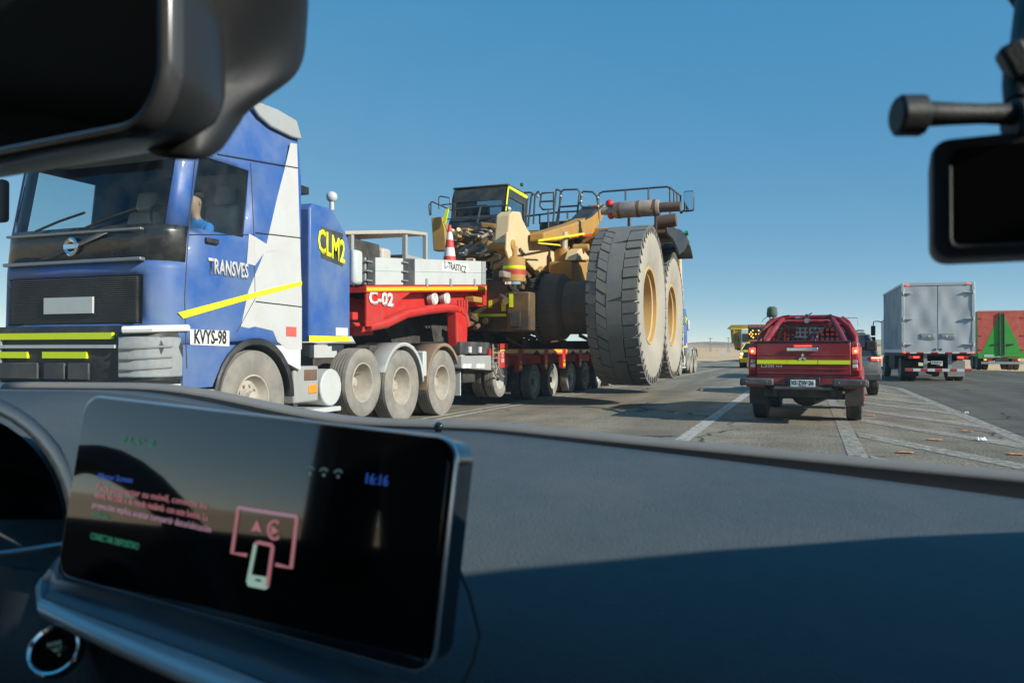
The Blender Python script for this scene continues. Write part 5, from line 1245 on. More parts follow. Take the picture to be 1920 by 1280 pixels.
# ------------------------------------------------------------------ silver box truck on the junction
silver = mat('box_aluminium', (.56, .57, .58), .45, .15, var=.07, scale=2, dirt=(.30, .28, .25), dscale=1.2, damt=.38)
silver_d = mat('box_doors', (.56, .575, .58), .42, .15, var=.07, scale=1.6, dirt=(.40, .385, .355), dscale=1.0, damt=.38, bump=.25, bscale=1.4)
frame_w = mat('box_frame', (.55, .56, .56), .45, .3, var=.08, dirt=(.35, .32, .28), damt=.3)
D_ = 31.0
pl, pr_ = atD(1691, 656, D_), atD(1828.5, 656, D_ - .8)
wv = Vector((pr_.x - pl.x, pr_.y - pl.y)); BRZ = R(1.2)
cR = (pl + Vector((math.cos(BRZ), math.sin(BRZ), 0)) * 1.25)
bt_ = thing('box_truck', 'silver box truck with closed dented rear doors, seen from behind on the right', 'truck', (cR.x, cR.y, 0), BRZ)
BL, bz0, bz1, hw_ = 6.5, 1.09, 3.80, 1.25
B(-hw_ + .02, hw_ - .02, .05, BL, bz0 + .12, bz1 - .01).build('cargo_box', silver, bt_, smooth=0)
for k in range(20):
    y = .3 + k * .31
    for s in (1, -1): B(s * (hw_ - .021), s * (hw_ + .004), y, y + .05, bz0 + .16, bz1 - .06).build('side_rib', silver, bt_, smooth=0)
for s in (1, -1):
    B(s * (hw_ - .022), s * (hw_ + .012), .06, BL, bz0 + .02, bz0 + .14).build('bottom_rail', frame_w, bt_)
    B(s * (hw_ - .022), s * (hw_ + .012), .06, BL, bz1 - .06, bz1 + .012).build('top_rail', frame_w, bt_)
    B(s * (hw_ - .09), s * (hw_ + .014), -.03, .055, bz0, bz1 + .016).build('corner_post', frame_w, bt_, bevel=.008)
B(-hw_ + .091, hw_ - .091, -.03, .055, bz1 - .1, bz1 + .016).build('door_header', frame_w, bt_, bevel=.006)
B(-hw_ + .091, hw_ - .091, -.03, .055, bz0, bz0 + .07).build('door_sill', frame_w, bt_, bevel=.006)
rnd = random.Random(9)
for s in (1, -1):
    rows_ = []; nx, nz = 12, 16
    for j in range(nz + 1):
        row = []
        for i in range(nx + 1):
            x = .012 + (hw_ - .105) * i / nx; z = bz0 + .075 + (bz1 - .18 - bz0) * j / nz
            e = min(i, nx - i, j, nz - j) > 0
            d = (.012 * math.sin(i * .9 + s) * math.cos(j * .6 + 2 * s) + .022 * math.exp(-((i - 6) ** 2 + (j - 8 - 2 * s) ** 2) / 9) + (.02 * math.exp(-((i - 9) ** 2 + (j - 10) ** 2) / 3) if s > 0 else 0)) if e else 0
            row.append((s * x, -.012 + d, z))
        rows_.append(row)
    dr_ = MB().grid(rows_).build('rear_door', silver_d, bt_, smooth=180)
    for z in (1.44, 2.42, 3.42):
        B(s * .87, s * 1.2, -.075, -.02, z - .02, z + .02).build('hinge', frame_w, dr_, bevel=.008)
        MB().cyl((s * 1.2, -.06, z - .06), (s * 1.2, -.06, z + .06), .03, n=8).build('hinge_pin', frame_w, dr_)
    B(s * .10, s * .60, -.035, -.012, 1.64, 1.86).build('latch_plate', steel, dr_, bevel=.008)
    B(s * .14, s * .56, -.05, -.034, 1.70, 1.80).build('latch_handle', steel, dr_, bevel=.01)
    MB().cyl((s * .3, -.06, 1.75), (s * .3, -.04, 1.75), .035, n=10).build('latch_knob', chrome, dr_)
    B(s * .06, s * .13, -.035, -.012, 1.2, 1.28).build('lower_latch', darkgrey, dr_)
    B(s * 1.0, s * 1.1, -.05, -.03, bz1 - .08, bz1 - .035).build('marker_lamp', redlit, bt_)
    B(s * 1.12, s * 1.19, -.05, -.03, bz0 + .0, bz0 + .06).build('marker_lamp', redlit, bt_)
    o = B(s * .62, s * 1.02, -.06, .02, .88, 1.0).build('tail_light', redlens, bt_, bevel=.01)
    B(s * .66, s * .86, -.075, -.058, .91, .97).build('lamp_lit', redlit, o, bevel=.006)
    B(s * .36, s * .48, .051, .2, .4, 1.08).build('guard_bracket', grey, bt_)
    wheel(bt_, (s * 1.0, 1.75, .48), .48, .28, .29, tyre_m, rim_white, s, 'dual'); wheel(bt_, (s * .68, 1.75, .48), .48, .28, .29, tyre_m, rim_white, s, 'flat')
    wheel(bt_, (s * 1.02, 7.2, .48), .48, .3, .29, tyre_m, rim_white, s, 'steer')
    B(s * .52, s * 1.12, 1.1, 1.13, .18, .80).build('mud_flap', grey if s > 0 else chassis, bt_)
    B(s * .9, s * 1.22, 2.6, 4.6, .45, 1.0).build('side_box', chassis, bt_, bevel=.03)
for i in range(10):
    x0 = -1.22 + i * .244; B(x0, x0 + .236, -.045, -.0305, bz0 - .005, bz0 + .045).build('reflector_block', redlens if i % 2 == 0 else white, bt_)
for i in range(9):
    x0 = -1.12 + i * .25; B(x0, x0 + .25, -.12, -.06, .40, .50).build('guard_stripe', mat('guard_redpaint', (.5, .05, .045), .5) if i % 2 == 0 else white, bt_)
B(-1.14, 1.15, -.06, .05, .39, .51).build('rear_guard', grey, bt_)
p_ = B(-.24, .16, -.03, -.01, .68, .80).build('number_plate', white, bt_); text('KXLB 41', 'plate_lettering', ink, p_, (-.04, -.032, .74), (1, 0, 0), (0, 0, 1), .07, .32)
for x in (-.42, .42): B(x - .05, x + .05, .1, 8.2, .72, .98).build('frame_rail', chassis, bt_)
B(-1.2, 1.2, .1, BL, .985, 1.11).build('sub_frame', chassis, bt_)
MB().cyl((-1.0, 1.75, .48), (1.0, 1.75, .48), .1, n=12).sphere((0, 1.75, .48), .25, 10).build('axle', chassis, bt_)
B(-1.14, 1.14, BL + .25, BL + 2.1, .95, 2.7).build('cab', white, bt_, bevel=.12, seg=3)
MB().tube([(-1.1, BL + 1.6, 2.55), (-1.3, BL + 1.7, 2.62), (-1.5, BL + 1.7, 2.6), (-1.52, BL + 1.7, 2.4)], .025, 6).build('mirror_arm', blackp, bt_)
B(-1.62, -1.42, BL + 1.66, BL + 1.8, 1.92, 2.4).build('mirror', blackp, bt_, bevel=.03); B(-1.62, -1.42, BL + 1.66, BL + 1.8, 1.64, 1.86).build('mirror', blackp, bt_, bevel=.03)

# ------------------------------------------------------------------ red and green trailer
gr_p = mat('trailer_green', (.05, .40, .05), .5, var=.1, dirt=(.1, .36, .09), damt=.35); rd_p = mat('trailer_door_red', (.66, .10, .065), .55, var=.1, dirt=(.62, .22, .16), damt=.4)
DG = 48.0
a_ = atD(1833, 656, DG)
gt = thing('green_red_trailer', 'red box trailer with a big green triangle on its rear doors, far right', 'trailer', (a_.x + 1.27, a_.y, 0), R(0.8))
z0, z1, w_ = .72, 3.55, 1.24
B(-w_, w_, .05, 9, z0 + .1, z1).build('box_body', gr_p, gt, smooth=0)
B(-w_ - .03, w_ + .03, -.02, .05, z1 - .1, z1 + .02).build('top_frame', rd_p, gt)
for s in (1, -1):
    B(s * (w_ - .07), s * (w_ + .03), -.02, .05, z0 + .3, z1 - .1).build('corner_post', rd_p, gt)
    dd = MB().prism([(s * .005, -.015, z0 + .31), (s * (w_ - .075), -.015, z0 + .31), (s * (w_ - .075), -.015, z1 - .105), (s * .005, -.015, z1 - .105)], (0, .05, 0)).build('rear_door', rd_p, gt, smooth=0)
    MB().prism([(s * .005, -.021, z0 + .31), (s * (w_ - .15), -.021, z0 + .31), (s * .12, -.021, z1 - .25), (s * .005, -.021, z1 - .14)], (0, .005, 0)).build('green_triangle', gr_p, dd, smooth=0)
    MB().cyl((s * .12, -.06, z0 + .2), (s * .12, -.06, z1 - .1), .035, n=8).build('lock_rod', darkgrey, dd)
    for z in (1.25, 2.1, 3.15): B(s * 1.0, s * 1.22, -.05, -.016, z - .02, z + .02).build('hinge', rd_p, dd)
    B(s * .25, s * .55, -.05, -.02, 1.52, 1.58).build('latch', darkgrey, dd)
    B(s * .5, s * .98, -.05, .03, .58, .70).build('tail_light', redlens, gt); B(s * .82, s * .95, -.06, -.04, .60, .68).build('lamp_lit', mat('amber_lit', (1, .35, .05), .3, emit=((1, .35, .06), 2.0)), gt)
    for y in (1.3, 2.6):
        wheel(gt, (s * .98, y, .46), .46, .28, .28, tyre_m, rim_dusty, s, 'dual'); wheel(gt, (s * .66, y, .46), .46, .28, .28, tyre_m, rim_dusty, s, 'flat')
    B(s * .95, s * .05, -.04, .0, .79, .83).build('reflector_strip', redlens if s > 0 else white, gt)
B(-w_, w_, -.03, .05, z0, z0 + .3).build('lower_panel', gr_p, gt)
text('C O S T A', 'door_lettering', ink, gt, (-.42, -.026, 1.5), (1, 0, .25), (0, 0, 1), .1, .45); text('ALTIPLANO', 'door_lettering', ink, gt, (.42, -.026, 1.5), (1, 0, .25), (0, 0, 1), .1, .4)
B(-.95, -.45, -.045, -.03, z0 + .12, z0 + .22).build('number_plate', white, gt)
B(-1.1, 1.1, -.12, -.02, .38, .52).build('under_run_bar', grey, gt)
B(-.35, .35, -.06, .1, .5, .78).build('coupling_box', chassis, gt)
for x in (-.45, .45): B(x - .06, x + .06, .1, 9, .55, .85).build('frame_rail', chassis, gt)
B(-1.15, 1.15, 9.8, 11.6, .9, 2.6).build('cab', gr_p, gt, bevel=.12); wheel(gt, (1.0, 10.6, .48), .48, .3, .29, tyre_m, rim_white, 1, 'steer'); wheel(gt, (-1.0, 10.6, .48), .48, .3, .29, tyre_m, rim_white, -1, 'steer'); B(-.5, .5, 9, 11.5, .55, .9).build('coupling_frame', chassis, gt)

# ------------------------------------------------------------------ yellow escort pickup with arrow board
yc_ = mat('escort_yellow', (.68, .47, .02), .35, var=.06, dirt=(.55, .42, .1), damt=.3, coat=.2)
a_ = atD(1385, 656, 53.5)
ep = thing('escort_pickup', 'yellow escort pickup with lit headlamps facing us', 'pickup', (a_.x + .9, a_.y + 3.9, 0), PI)
pickup_shell(ep, yc_, glass_dark)
B(-.62, .62, 3.72, 3.80, .68, 1.0).build('grille', blackp, ep, bevel=.02)
MB().ring_loft([[(-.86, 3.3, z), (-.8, 3.78, z), (-.4, 3.93, z), (.4, 3.93, z), (.8, 3.78, z), (.86, 3.3, z)] for z in (.38, .68)]).build('bumper', yc_, ep, bevel=.03)
for s in (1, -1):
    o = B(s * .60, s * .82, 3.7, 3.84, .88, 1.03).build('headlight', clearlens, ep, bevel=.03); MB().sphere((s * .71, 3.83, .96), .075, 8).build('bulb', headlit, o)
    B(s * .70, s * .84, 3.76, 3.86, .66, .82).build('fog_lamp', MATS['amber_lit'], ep, bevel=.03)
    B(s * .95, s * 1.15, 2.15, 2.28, 1.2, 1.38).build('mirror', blackp, ep, bevel=.03); B(s * .84, s * .96, 2.18, 2.25, 1.22, 1.27).build('mirror_arm', blackp, ep)
B(-.45, .45, 1.1, 1.4, 1.80, 1.92).build('beacon_bar', mat('beacon_orange', (.5, .2, .08), .4), ep, bevel=.03)
ab = thing('arrow_board', 'black arrow board with amber lamps carried above the escort pickup', 'sign', (ep.location.x, ep.location.y, 1.5), PI)
B(-.52, .52, .30, .42, .42, 1.28).build('lamp_panel', blackp, ab, bevel=.01)
for s in (1, -1): B(s * .40, s * .46, .32, .40, -.15, .42).build('post', blackp, ab)
B(-.52, .52, .30, .42, 1.285, 1.52).build('text_panel', darkgrey, ab, bevel=.01)
text('ROGATEN', 'led_text', mat('led_red', (.5, .12, .08), .4, emit=((1, .2, .12), .5)), ab, (0, .425, 1.40), (-1, 0, 0), (0, 0, 1), .13, .92)
aml = mat('amber_lamp_lit', (1, .5, .1), .3, emit=((1, .45, .04), 2.0))
for x, z in ((-.42, .85), (-.33, .98), (-.2, 1.1), (.2, 1.1), (.33, .98), (.42, .85), (-.22, .85), (0, .85), (.22, .85), (-.3, .70), (-.17, .6), (.17, .6), (.3, .7)):
    MB().cyl((x, .42, z), (x, .45, z), .05, n=12).build('lamp', aml, ab)

# ------------------------------------------------------------------ far low loader carrying a dump body
a_, b_ = atD(1361, 656, 88), atD(1392, 656, 86)
lt = thing('low_loader_truck', 'distant white low loader lorry beneath the yellow dump body', 'truck', (b_.x + 1.0, b_.y + 1.0, 0))
B(-1.25, 1.25, 0, 2.0, 1.0, 3.5).build('cab', white, lt, bevel=.15, seg=3)
B(-1.1, 1.1, -.03, .0, 2.1, 3.0).build('windscreen', MATS['privacy_glass'], lt, bevel=.02); B(-1.0, 1.0, -.05, .0, 1.1, 1.8).build('grille', blackp, lt)
for s in (1, -1):
    B(s * 1.35, s * 1.55, -.1, .05, 2.0, 2.8).build('mirror', blackp, lt, bevel=.03); B(s * 1.22, s * 1.4, -.05, .05, 2.72, 2.78).build('mirror_arm', blackp, lt)
    for y in (.8, 4.0, 5.4, 8.0, 9.4, 10.8): wheel(lt, (s * 1.05, y, .5), .5, .35, .3, tyre_m, rim_dusty, s, 'flat')
B(-1.2, 1.2, -.1, .1, .5, .95).build('bumper', white, lt, bevel=.04)
B(-1.25, 1.25, 2.2, 12, .95, 1.25).build('load_deck', redp, lt)
db = thing('dump_body', 'huge yellow dump body carried crosswise on the far lorry', 'dump body', (b_.x + 1.0, b_.y + 5, 1.25))
dbm = mat('dump_body_yellow', (.42, .27, .055), .55, var=.1, scale=.6, dirt=(.36, .25, .1), dscale=.5, damt=.45)
XA, XB = a_.x - db.location.x, a_.x - db.location.x + 7.4
prf = [(XA, 2.55), (XA + .5, 2.75), (XB - .5, 2.75), (XB, 2.55), (XB - .45, 2.2), (XB - .6, .0), (XB - 1.0, -.35), (XB - 1.1, -1.0 + .8), (XA + 1.1, -.2), (XA + 1.0, -.35), (XA + .6, 0), (XA + .45, 2.2)]
prf = [(XA + .0, 2.35), (XA + .5, 2.78), (XB - .5, 2.78), (XB, 2.35), (XB - .38, 2.3), (XB - .5, .9), (XB - .75, .7), (XB - .85, .02), (XA + .85, .02), (XA + .75, .7), (XA + .5, .9), (XA + .38, 2.3)]
MB().prism([(x, -2.4, z) for x, z in prf], (0, 6.5, 0)).build('tub', dbm, db, smooth=0, bevel=.05)
B(XA + .42, XB - .42, -2.47, -2.41, 2.28, 2.36).build('reflective_stripe', hivis2, db)
for x in (XA + .75, XA + 2.6, XB - 2.6, XB - .75): B(x - .12, x + .12, -2.6, -2.41, .75, 2.2).build('rib', dbm, db, bevel=.03)
B(XA + .5, XB - .5, -2.65, -2.41, .7, .92).build('rib', dbm, db, bevel=.03)
pz = B(2.2 + XA + .3, 4.2 + XA, -2.46, -2.41, 2.46, 2.66).build('name_plate', blackp, db); text('CATERPILLAR', 'name_lettering', white, pz, (XA + 3.35, -2.465, 2.56), (1, 0, 0), (0, 0, 1), .14, 1.6)

# ------------------------------------------------------------------ the car we sit in
car = thing('car_interior', 'dark car cabin with dashboard, touchscreen and rear-view mirror in the foreground', 'car', (-.36, .4, .3))
leather = mat('dash_soft_black', (.072, .090, .102), .65, var=.2, scale=60, bump=.3, bscale=420, dirt=(.10, .115, .125), dscale=5, damt=.4, spec=.4)
leather_d = mat('dash_lower_black', (.022, .028, .034), .6, var=.2, scale=40, bump=.25, bscale=400)
piano = mat('piano_black', (.006, .006, .007), .05, var=.1, coat=1.0, spec=.8)
headliner = mat('headliner_grey', (.10, .095, .09), .95, var=.1)
satin = mat('satin_trim', (.30, .33, .36), .35, .7, var=.06)
gasket = mat('rubber_seal', (.012, .012, .013), .6, var=.2)
# dashboard top: rows run from the windscreen towards the seat
XA_, XB_ = -1.08, .50
def dz(x):
    t = max(0, min(1, (-.52 - x) / .36))
    return (-.066 * (x + .36) if x > -.36 else 0) + .042 * t * t * (3 - 2 * t)
def kz(x): return .035 * max(0, x + .36) ** 2
def yg(x): return .865 - .16 * (x + .36) ** 2
sec_ = [(0.0, 1.124), (-.05, 1.126), (-.12, 1.122), (-.2, 1.112), (-.27, 1.097), (-.33, 1.076), (-.38, 1.05), (-.415, 1.015), (-.435, .975), (-.445, .92), (-.45, .8), (-.45, .6)]
xsd = [XA_ + (XB_ - XA_) * k / 40 for k in range(41)]
def dash_pt(x, dy, z):
    wave = .012 * math.sin((x + .1) * 5.5) if z < 1.1 else 0
    return (x, yg(x) + dy + wave * .6, z + dz(x))
rows_ = [[dash_pt(x, dy, z) for x in xsd] for dy, z in sec_]
MB().grid(rows_[:9]).build('dashboard', leather, car, True, smooth=180, solid=.012)
MB().grid([[ (p[0], p[1] + .004, p[2] - .002) for p in r] for r in rows_[8:]]).build('glovebox_panel', leather_d, car, True, smooth=180, solid=.01)
# windscreen base: grey ribbed cowl and black gap
cw_ = MB(); rows2 = []
for dy, z in ((.001, 1.118), (.008, 1.100), (.02, 1.098), (.028, 1.1245), (.034, 1.1305), (.05, 1.132), (.075, 1.126), (.12, 1.09)):
    rows2.append([(x, yg(x) + dy, z + dz(x) + kz(x) * (z > 1.12)) for x in xsd])
cw_.grid(rows2[:4]).build('demister_slot', gasket, car, True, smooth=180)
cowlm = mat('cowl_grey', (.20, .195, .185), .7, var=.12, scale=40, bump=.12, bscale=600)
MB().grid(rows2[3:]).build('cowl_trim', cowlm, car, True, smooth=180, solid=.004)
q_ = atD(822, 800, .92); MB().sphere((q_.x, q_.y, q_.z), .006, 8).cyl((q_.x, q_.y, q_.z - .02), q_, .004, n=8).build('light_sensor', piano, car, True)
# touchscreen
TL, TR_, BR_, BL_ = atD(160, 744, .545), atD(853, 826, .418), atD(806, 1262, .404), atD(116, 1074, .531)
cS = (TL + TR_ + BR_ + BL_) / 4
uS = ((TR_ - TL) + (BR_ - BL_)).normalized(); vS = ((TL - BL_) + (TR_ - BR_)); vS = (vS - uS * vS.dot(uS)).normalized(); nS = uS.cross(vS)
WS_ = ((TR_ - TL).length + (BR_ - BL_).length) / 2; HS_ = ((TL - BL_).length + (TR_ - BR_).length) / 2
def S(u, v, w=0): return cS + uS * (u * WS_ / 2) + vS * (v * HS_ / 2) + nS * w
def srect(u0, u1, v0, v1, r, w, n=5):
    pts = rrect(u0 * WS_ / 2, u1 * WS_ / 2, v0 * HS_ / 2, v1 * HS_ / 2, r, n)
    return [cS + uS * a + vS * b + nS * w for a, b in pts]
MB().ring_loft([srect(-.99, 1.0, -1.0, 1.0, .012, -.022), srect(-1, 1.005, -1.005, 1.005, .012, -.006), srect(-1, 1.005, -1.005, 1.005, .012, .001)]).build('screen_housing', piano, car, True, smooth=40)
rim_ = srect(-1.004, 1.009, -1.01, 1.009, .012, -.001)
MB().tube(rim_, .0015, 8, True).build('screen_rim', mat('screen_rim_metal', (.75, .78, .82), .22, .8, var=.03), car, True)
scr = MB().ring_loft([srect(-.99, .985, -.985, .975, .011, -.0), srect(-.99, .985, -.985, .975, .011, .0022)]).build('touchscreen', piano, car, True, smooth=30)
def pxS(px, py):
    d = ray(px, py); k = nS.dot(cS + nS * .0026 - CAM) / nS.dot(d); return CAM + d * k
pinkm = mat('screen_pink', (.02, .01, .01), .3, emit=((.75, .30, .34), .30)); greenm = mat('screen_green', (.0, .02, .01), .3, emit=((.10, .60, .38), .16)); bluem = mat('screen_blue', (.0, .0, .02), .3, emit=((.05, .2, .9), .25)); lilac = mat('screen_lilac', (.02, .01, .02), .3, emit=((.70, .42, .55), .30)); mint = mat('screen_mint', (.02, .02, .02), .3, emit=((.5, .75, .65), .35)); tealm = mat('screen_teal', (.0, .01, .02), .3, emit=((.25, .5, .5), .12))
def sline(pts, mt, name, w=.0011):
    P = [pxS(*p) for p in pts]; m = MB()
    m.tube(P, w, 6); m.build(name, mt, scr, True)
sline([(462, 1040), (435, 1036), (447, 951)], pinkm, 'projection_icon'); sline([(447, 951), (557, 968)], lilac, 'projection_icon'); sline([(557, 968), (546, 1064), (518, 1058)], pinkm, 'projection_icon')
ph = [(479, 1019), (484, 1016), (508, 1021), (511, 1025), (501, 1098), (497, 1101), (467, 1095), (465, 1090), (479, 1019)]
sline(ph[:5], pinkm, 'phone_icon'); sline(ph[4:], mint, 'phone_icon')
MB().add([pxS(*p) for p in ((468, 1076), (505, 1082), (502, 1098), (466, 1092))], [(0, 1, 2, 3)]).build('phone_icon', mint, scr, True)
MB().add([pxS(*p) + nS * .0004 for p in ((480, 1084), (491, 1086), (490, 1090), (479, 1088))], [(0, 1, 2, 3)]).build('phone_icon', piano, scr, True)
MB().add([pxS(*p) for p in ((482, 973), (491, 998), (480, 994), (470, 996))], [(0, 1, 2, 3)]).build('arrow_icon', pinkm, scr, True)
cc = (515, 993); sline([(cc[0] + 12 * math.cos(R(a)), cc[1] + 17 * math.sin(R(a))) for a in range(50, 311, 20)], pinkm, 'ring_icon', .0008)
MB().add([pxS(*p) for p in ((509, 984), (523, 995), (508, 1003))], [(0, 1, 2)]).build('play_icon', pinkm, scr, True)
uT = (pxS(700, 1000) - pxS(300, 935)).normalized()
def stext(s, px0, py0, px1, py1, hpx, mt, name='screen_text'):
    a, b = pxS(px0, py0), pxS(px1, py1); h = (pxS(px0, py0) - pxS(px0, py0 + hpx)).length
    text(s, name, mt, scr, (a + b) / 2, (b - a), vS, h, (b - a).length, t=.0002, W=True)
stext('Mirror Screen', 185, 892, 248, 900, 11, bluem)
stext('Para proyectar su móvil, conecte su', 182, 912, 388, 947, 12, pinkm); stext('móvil, vía USB o de modo inalámb. con este botón. La', 178, 926, 390, 970, 12, pinkm)
stext('proyección implica aceptar compartir datos/ubicación', 174, 945, 396, 992, 12, lilac); stext('vehículo', 174, 962, 204, 968, 11, greenm); stext('CONECTAR DISPOSITIVO', 170, 1004, 260, 1025, 12, greenm)
stext('16:16', 685, 897, 726, 902, 20, bluem, 'screen_clock'); stext('22,5° 2', 228, 824, 290, 832, 12, greenm)
for k, px_ in enumerate((581, 607, 634)): sline([(px_ + 7 * math.cos(R(a)), 882 + k * 3 + 7 * math.sin(R(a))) for a in range(200, 341, 20)], tealm, 'status_icon', .0006); sline([(px_, 884 + k * 3), (px_, 890 + k * 3)], tealm, 'status_icon', .0007)
# chin and bright trim below the screen
def low(px, py, D): return atD(px, py, D)
ch0 = [low(112, 1040, .56), low(108, 1085, .535), low(250, 1120, .50), low(450, 1180, .46), low(640, 1240, .425), low(800, 1290, .40)]
ch1 = [low(82, 1080, .525), low(80, 1118, .498), low(220, 1170, .455), low(400, 1235, .415), low(560, 1300, .38), low(740, 1370, .36)]
ch2 = [low(66, 1100, .512), low(70, 1142, .484), low(206, 1204, .436), low(376, 1278, .394), low(536, 1350, .36), low(706, 1425, .34)]
MB().grid([ch0, ch1]).build('screen_chin', mat('chin_satin', (.13, .155, .18), .4, .3, var=.1), car, True, smooth=180, solid=.006)
MB().grid([[p + Vector((0, -.002, 0)) for p in ch1], ch2]).build('trim_strip', mat('bright_trim', (.80, .84, .88), .3, .15, var=.08, scale=40), car, True, smooth=180, solid=.006)
pb_ = [low(0, 1060, .62), low(60, 1070, .57), low(74, 1140, .53), low(210, 1202, .48), low(380, 1275, .44), low(540, 1350, .41), low(710, 1425, .38)]
pb2 = [low(-200, 1500, .60), low(-100, 1550, .55), low(-50, 1600, .50), low(150, 1650, .45), low(350, 1700, .42), low(540, 1750, .40), low(710, 1800, .37)]
MB().grid([pb_, pb2]).build('centre_console', mat('console_weave', (.018, .02, .024), .5, var=.3, scale=200, bump=.3, bscale=300), car, True, smooth=180, solid=.02)
# start button
cb_ = atD(104, 1220, .485); nb = (CAM - cb_).normalized(); nb = (nb + Vector((-.35, -.1, .25))).normalized()
sb = MB().lathe([(-.004, .0155), (.003, .0155), (.004, .0145), (.003, .0128), (-.001, .0125)], cb_, nb, 36).build('start_button', chrome, car, True)
MB().lathe([(0.0, .0125), (.0015, .0115), (.0015, 0)], cb_, nb, 30).build('button_cap', piano, sb, True)
ub = Vector((1, .1, .28)); text('ENGINE', 'button_text', tealm, sb, cb_ + nb * .002 + Vector((0, 0, .004)), ub, Vector((0, 0, 1)), .0025, .011, t=.0002, W=True); text('START', 'button_text', tealm, sb, cb_ + nb * .002, ub, Vector((0, 0, 1)), .003, .012, t=.0002, W=True); text('STOP', 'button_text', tealm, sb, cb_ + nb * .002 - Vector((0, 0, .004)), ub, Vector((0, 0, 1)), .0025, .009, t=.0002, W=True)
# instrument hood at the far left
hood = []
for k in range(13):
    a = R(-12 + 95 * k / 12)
    hood.append((-92 + 225 * math.cos(a), 985 - 232 * math.sin(a)))
rA = [atD(x, y, .62) for x, y in hood]; rB = [atD(-92 + (x + 92) * 1.12, 985 + (y - 985) * 1.10, .80) for x, y in hood]; rC = [atD(-92 + (x + 92) * .93, 985 + (y - 985) * .93, .66) for x, y in hood]
MB().grid([rB, rA]).build('instrument_hood', leather, car, True, smooth=180, solid=.002)
MB().tube(rA, .0012, 6).build('hood_piping', leather_d, car, True)
gl_ = [p + (p - CAM).normalized() * .03 for p in rC] + [atD(-200, 760, .69), atD(-200, 1040, .69)]
MB().add(gl_, [tuple(range(len(gl_)))]).build('instrument_glass', piano, car, True)
MB().tube([atD(-60, 1046, .6), atD(40, 1034, .6), atD(118, 1022, .6)], .003, 6).build('hood_piping', satin, car, True)
# dash seam by the screen
MB().tube([atD(848, 1040, .50), atD(880, 1110, .475), atD(900, 1190, .455), atD(888, 1240, .44), atD(860, 1300, .43)], .0012, 6).build('dash_seam', gasket, car, True)
# rear-view mirror
M0 = Vector((-.400, .300, 1.365)); my = R(-7)
um = Vector((math.cos(my), math.sin(my), 0)); nm = Vector((um.y, -um.x, -.01)).normalized(); vm = nm.cross(um) * -1
if vm.z < 0: vm = -vm
def mrect(w, h, r, d, n=7): return [M0 + um * a + vm * b + nm * d for a, b in rrect(-w, w, -h, h, r, n)]
mir = MB().ring_loft([mrect(.07 + .062 * math.sin(R(a)) ** .8, .016 + .029 * math.sin(R(a)) ** .8, .014 + .017 * math.sin(R(a)) ** .8, -.004 - .056 * math.cos(R(a)), 12) for a in (4, 14, 26, 38, 50, 62, 74, 84, 90)]).build('rear_view_mirror', mat('mirror_housing', (.02, .021, .022), .38, var=.15), car, True, smooth=70)
MB().ring_loft([mrect(.133, .046, .032, -.004, 12), mrect(.1328, .0458, .0318, .002, 12), mrect(.131, .044, .030, .0052, 12), mrect(.128, .041, .0275, .0058, 12), mrect(.1255, .0385, .025, .003, 12)], True, False, False).build('mirror_bezel', mat('mirror_bezel', (.055, .056, .058), .24, .1, var=.1, coat=.3), mir, True, smooth=60)
MB().add(mrect(.1265, .0395, .026, .0038, 12), [tuple(range(52))]).build('mirror_glass', mat('rear_mirror', (.62, .66, .70), .02, 1.0, var=.02), mir, True, smooth=0)
# sensor housing on the glass
hs = [atD(x, y, d) for x, y, d in ((300, 250, .42), (268, 292, .41), (330, 304, .40), (372, 306, .40), (396, 298, .40), (430, 240, .41), (450, 210, .42), (545, 152, .44), (566, 110, .45), (572, 0, .44), (570, -120, .40), (300, -120, .38), (250, 60, .40))]
cen = sum(hs, Vector()) / len(hs)
inn = [cen + (p - cen) * .86 + Vector((-.004, -.012, -.006)) for p in hs]
outr = [p + Vector((-.012, .03, .012)) for p in hs]
MB().ring_loft([outr, hs, inn]).build('sensor_housing', mat('sensor_black', (.014, .0145, .016), .55, var=.2), car, True, smooth=180, sub=2)
MB().cyl(M0 + Vector((.0, .02, .0)), M0 + Vector((.02, .085, .02)), .012, n=12).build('mirror_stem', leather_d, car, True)
# windscreen glass
wg = []
for k in range(9):
    f = k / 8; row = []
    for i in range(25):
        x = -1.12 + 1.52 * i / 24 + .0; e = (x + .36) / .76
        row.append((x, (.935 - .82 * f) - .10 * e * e * (1 - .3 * f), 1.085 + .48 * f + .03 * math.sin(PI * f) - .02 * e * e))
    wg.append(row)
MB().grid(wg).build('windscreen', glass('windscreen_glass', (.93, .965, .97), dust=.028), car, True, smooth=180)
# roof, pillars, doors, floor and rear, so that light enters only through the windows
XLc, XRc = -1.12, .40
body = mat('cabin_trim_dark', (.035, .036, .04), .7, var=.15)
MB().grid([[(x, y, 1.565 + .03 * (1 - ((x + .36) / .76) ** 2) - .03 * max(0, (.2 - y)) * 0) for x in (XLc, -.86, -.36, .14, XRc)] for y in (.12, -.3, -.9, -1.6)]).build('headliner', headliner, car, True, smooth=180, solid=.03)
def pillar(x, s, w0, w1):
    pts = [Vector((x + s * .06, .80, 1.02)), Vector((x + s * .05, .55, 1.20)), Vector((x + s * .03, .3, 1.36)), Vector((x, .10, 1.50)), Vector((x - s * .02, -.06, 1.575))]
    m = MB(); rings = []
    for p, w in zip(pts, (w0, w0 * .95, w1 * 1.05, w1, w1)): rings.append([p + Vector((-s * .05, 0, w * .35)), p + Vector((s * .03, -w * .35, -w * .65)), p + Vector((s * .07, .0, w * .2)), p + Vector((s * .02, w * .3, w * .6))])
    m.ring_loft(rings).build('windscreen_pillar', body, car, True, bevel=.01, smooth=40)
pillar(XRc, 1, .13, .12); pillar(XLc, -1, .12, .10)
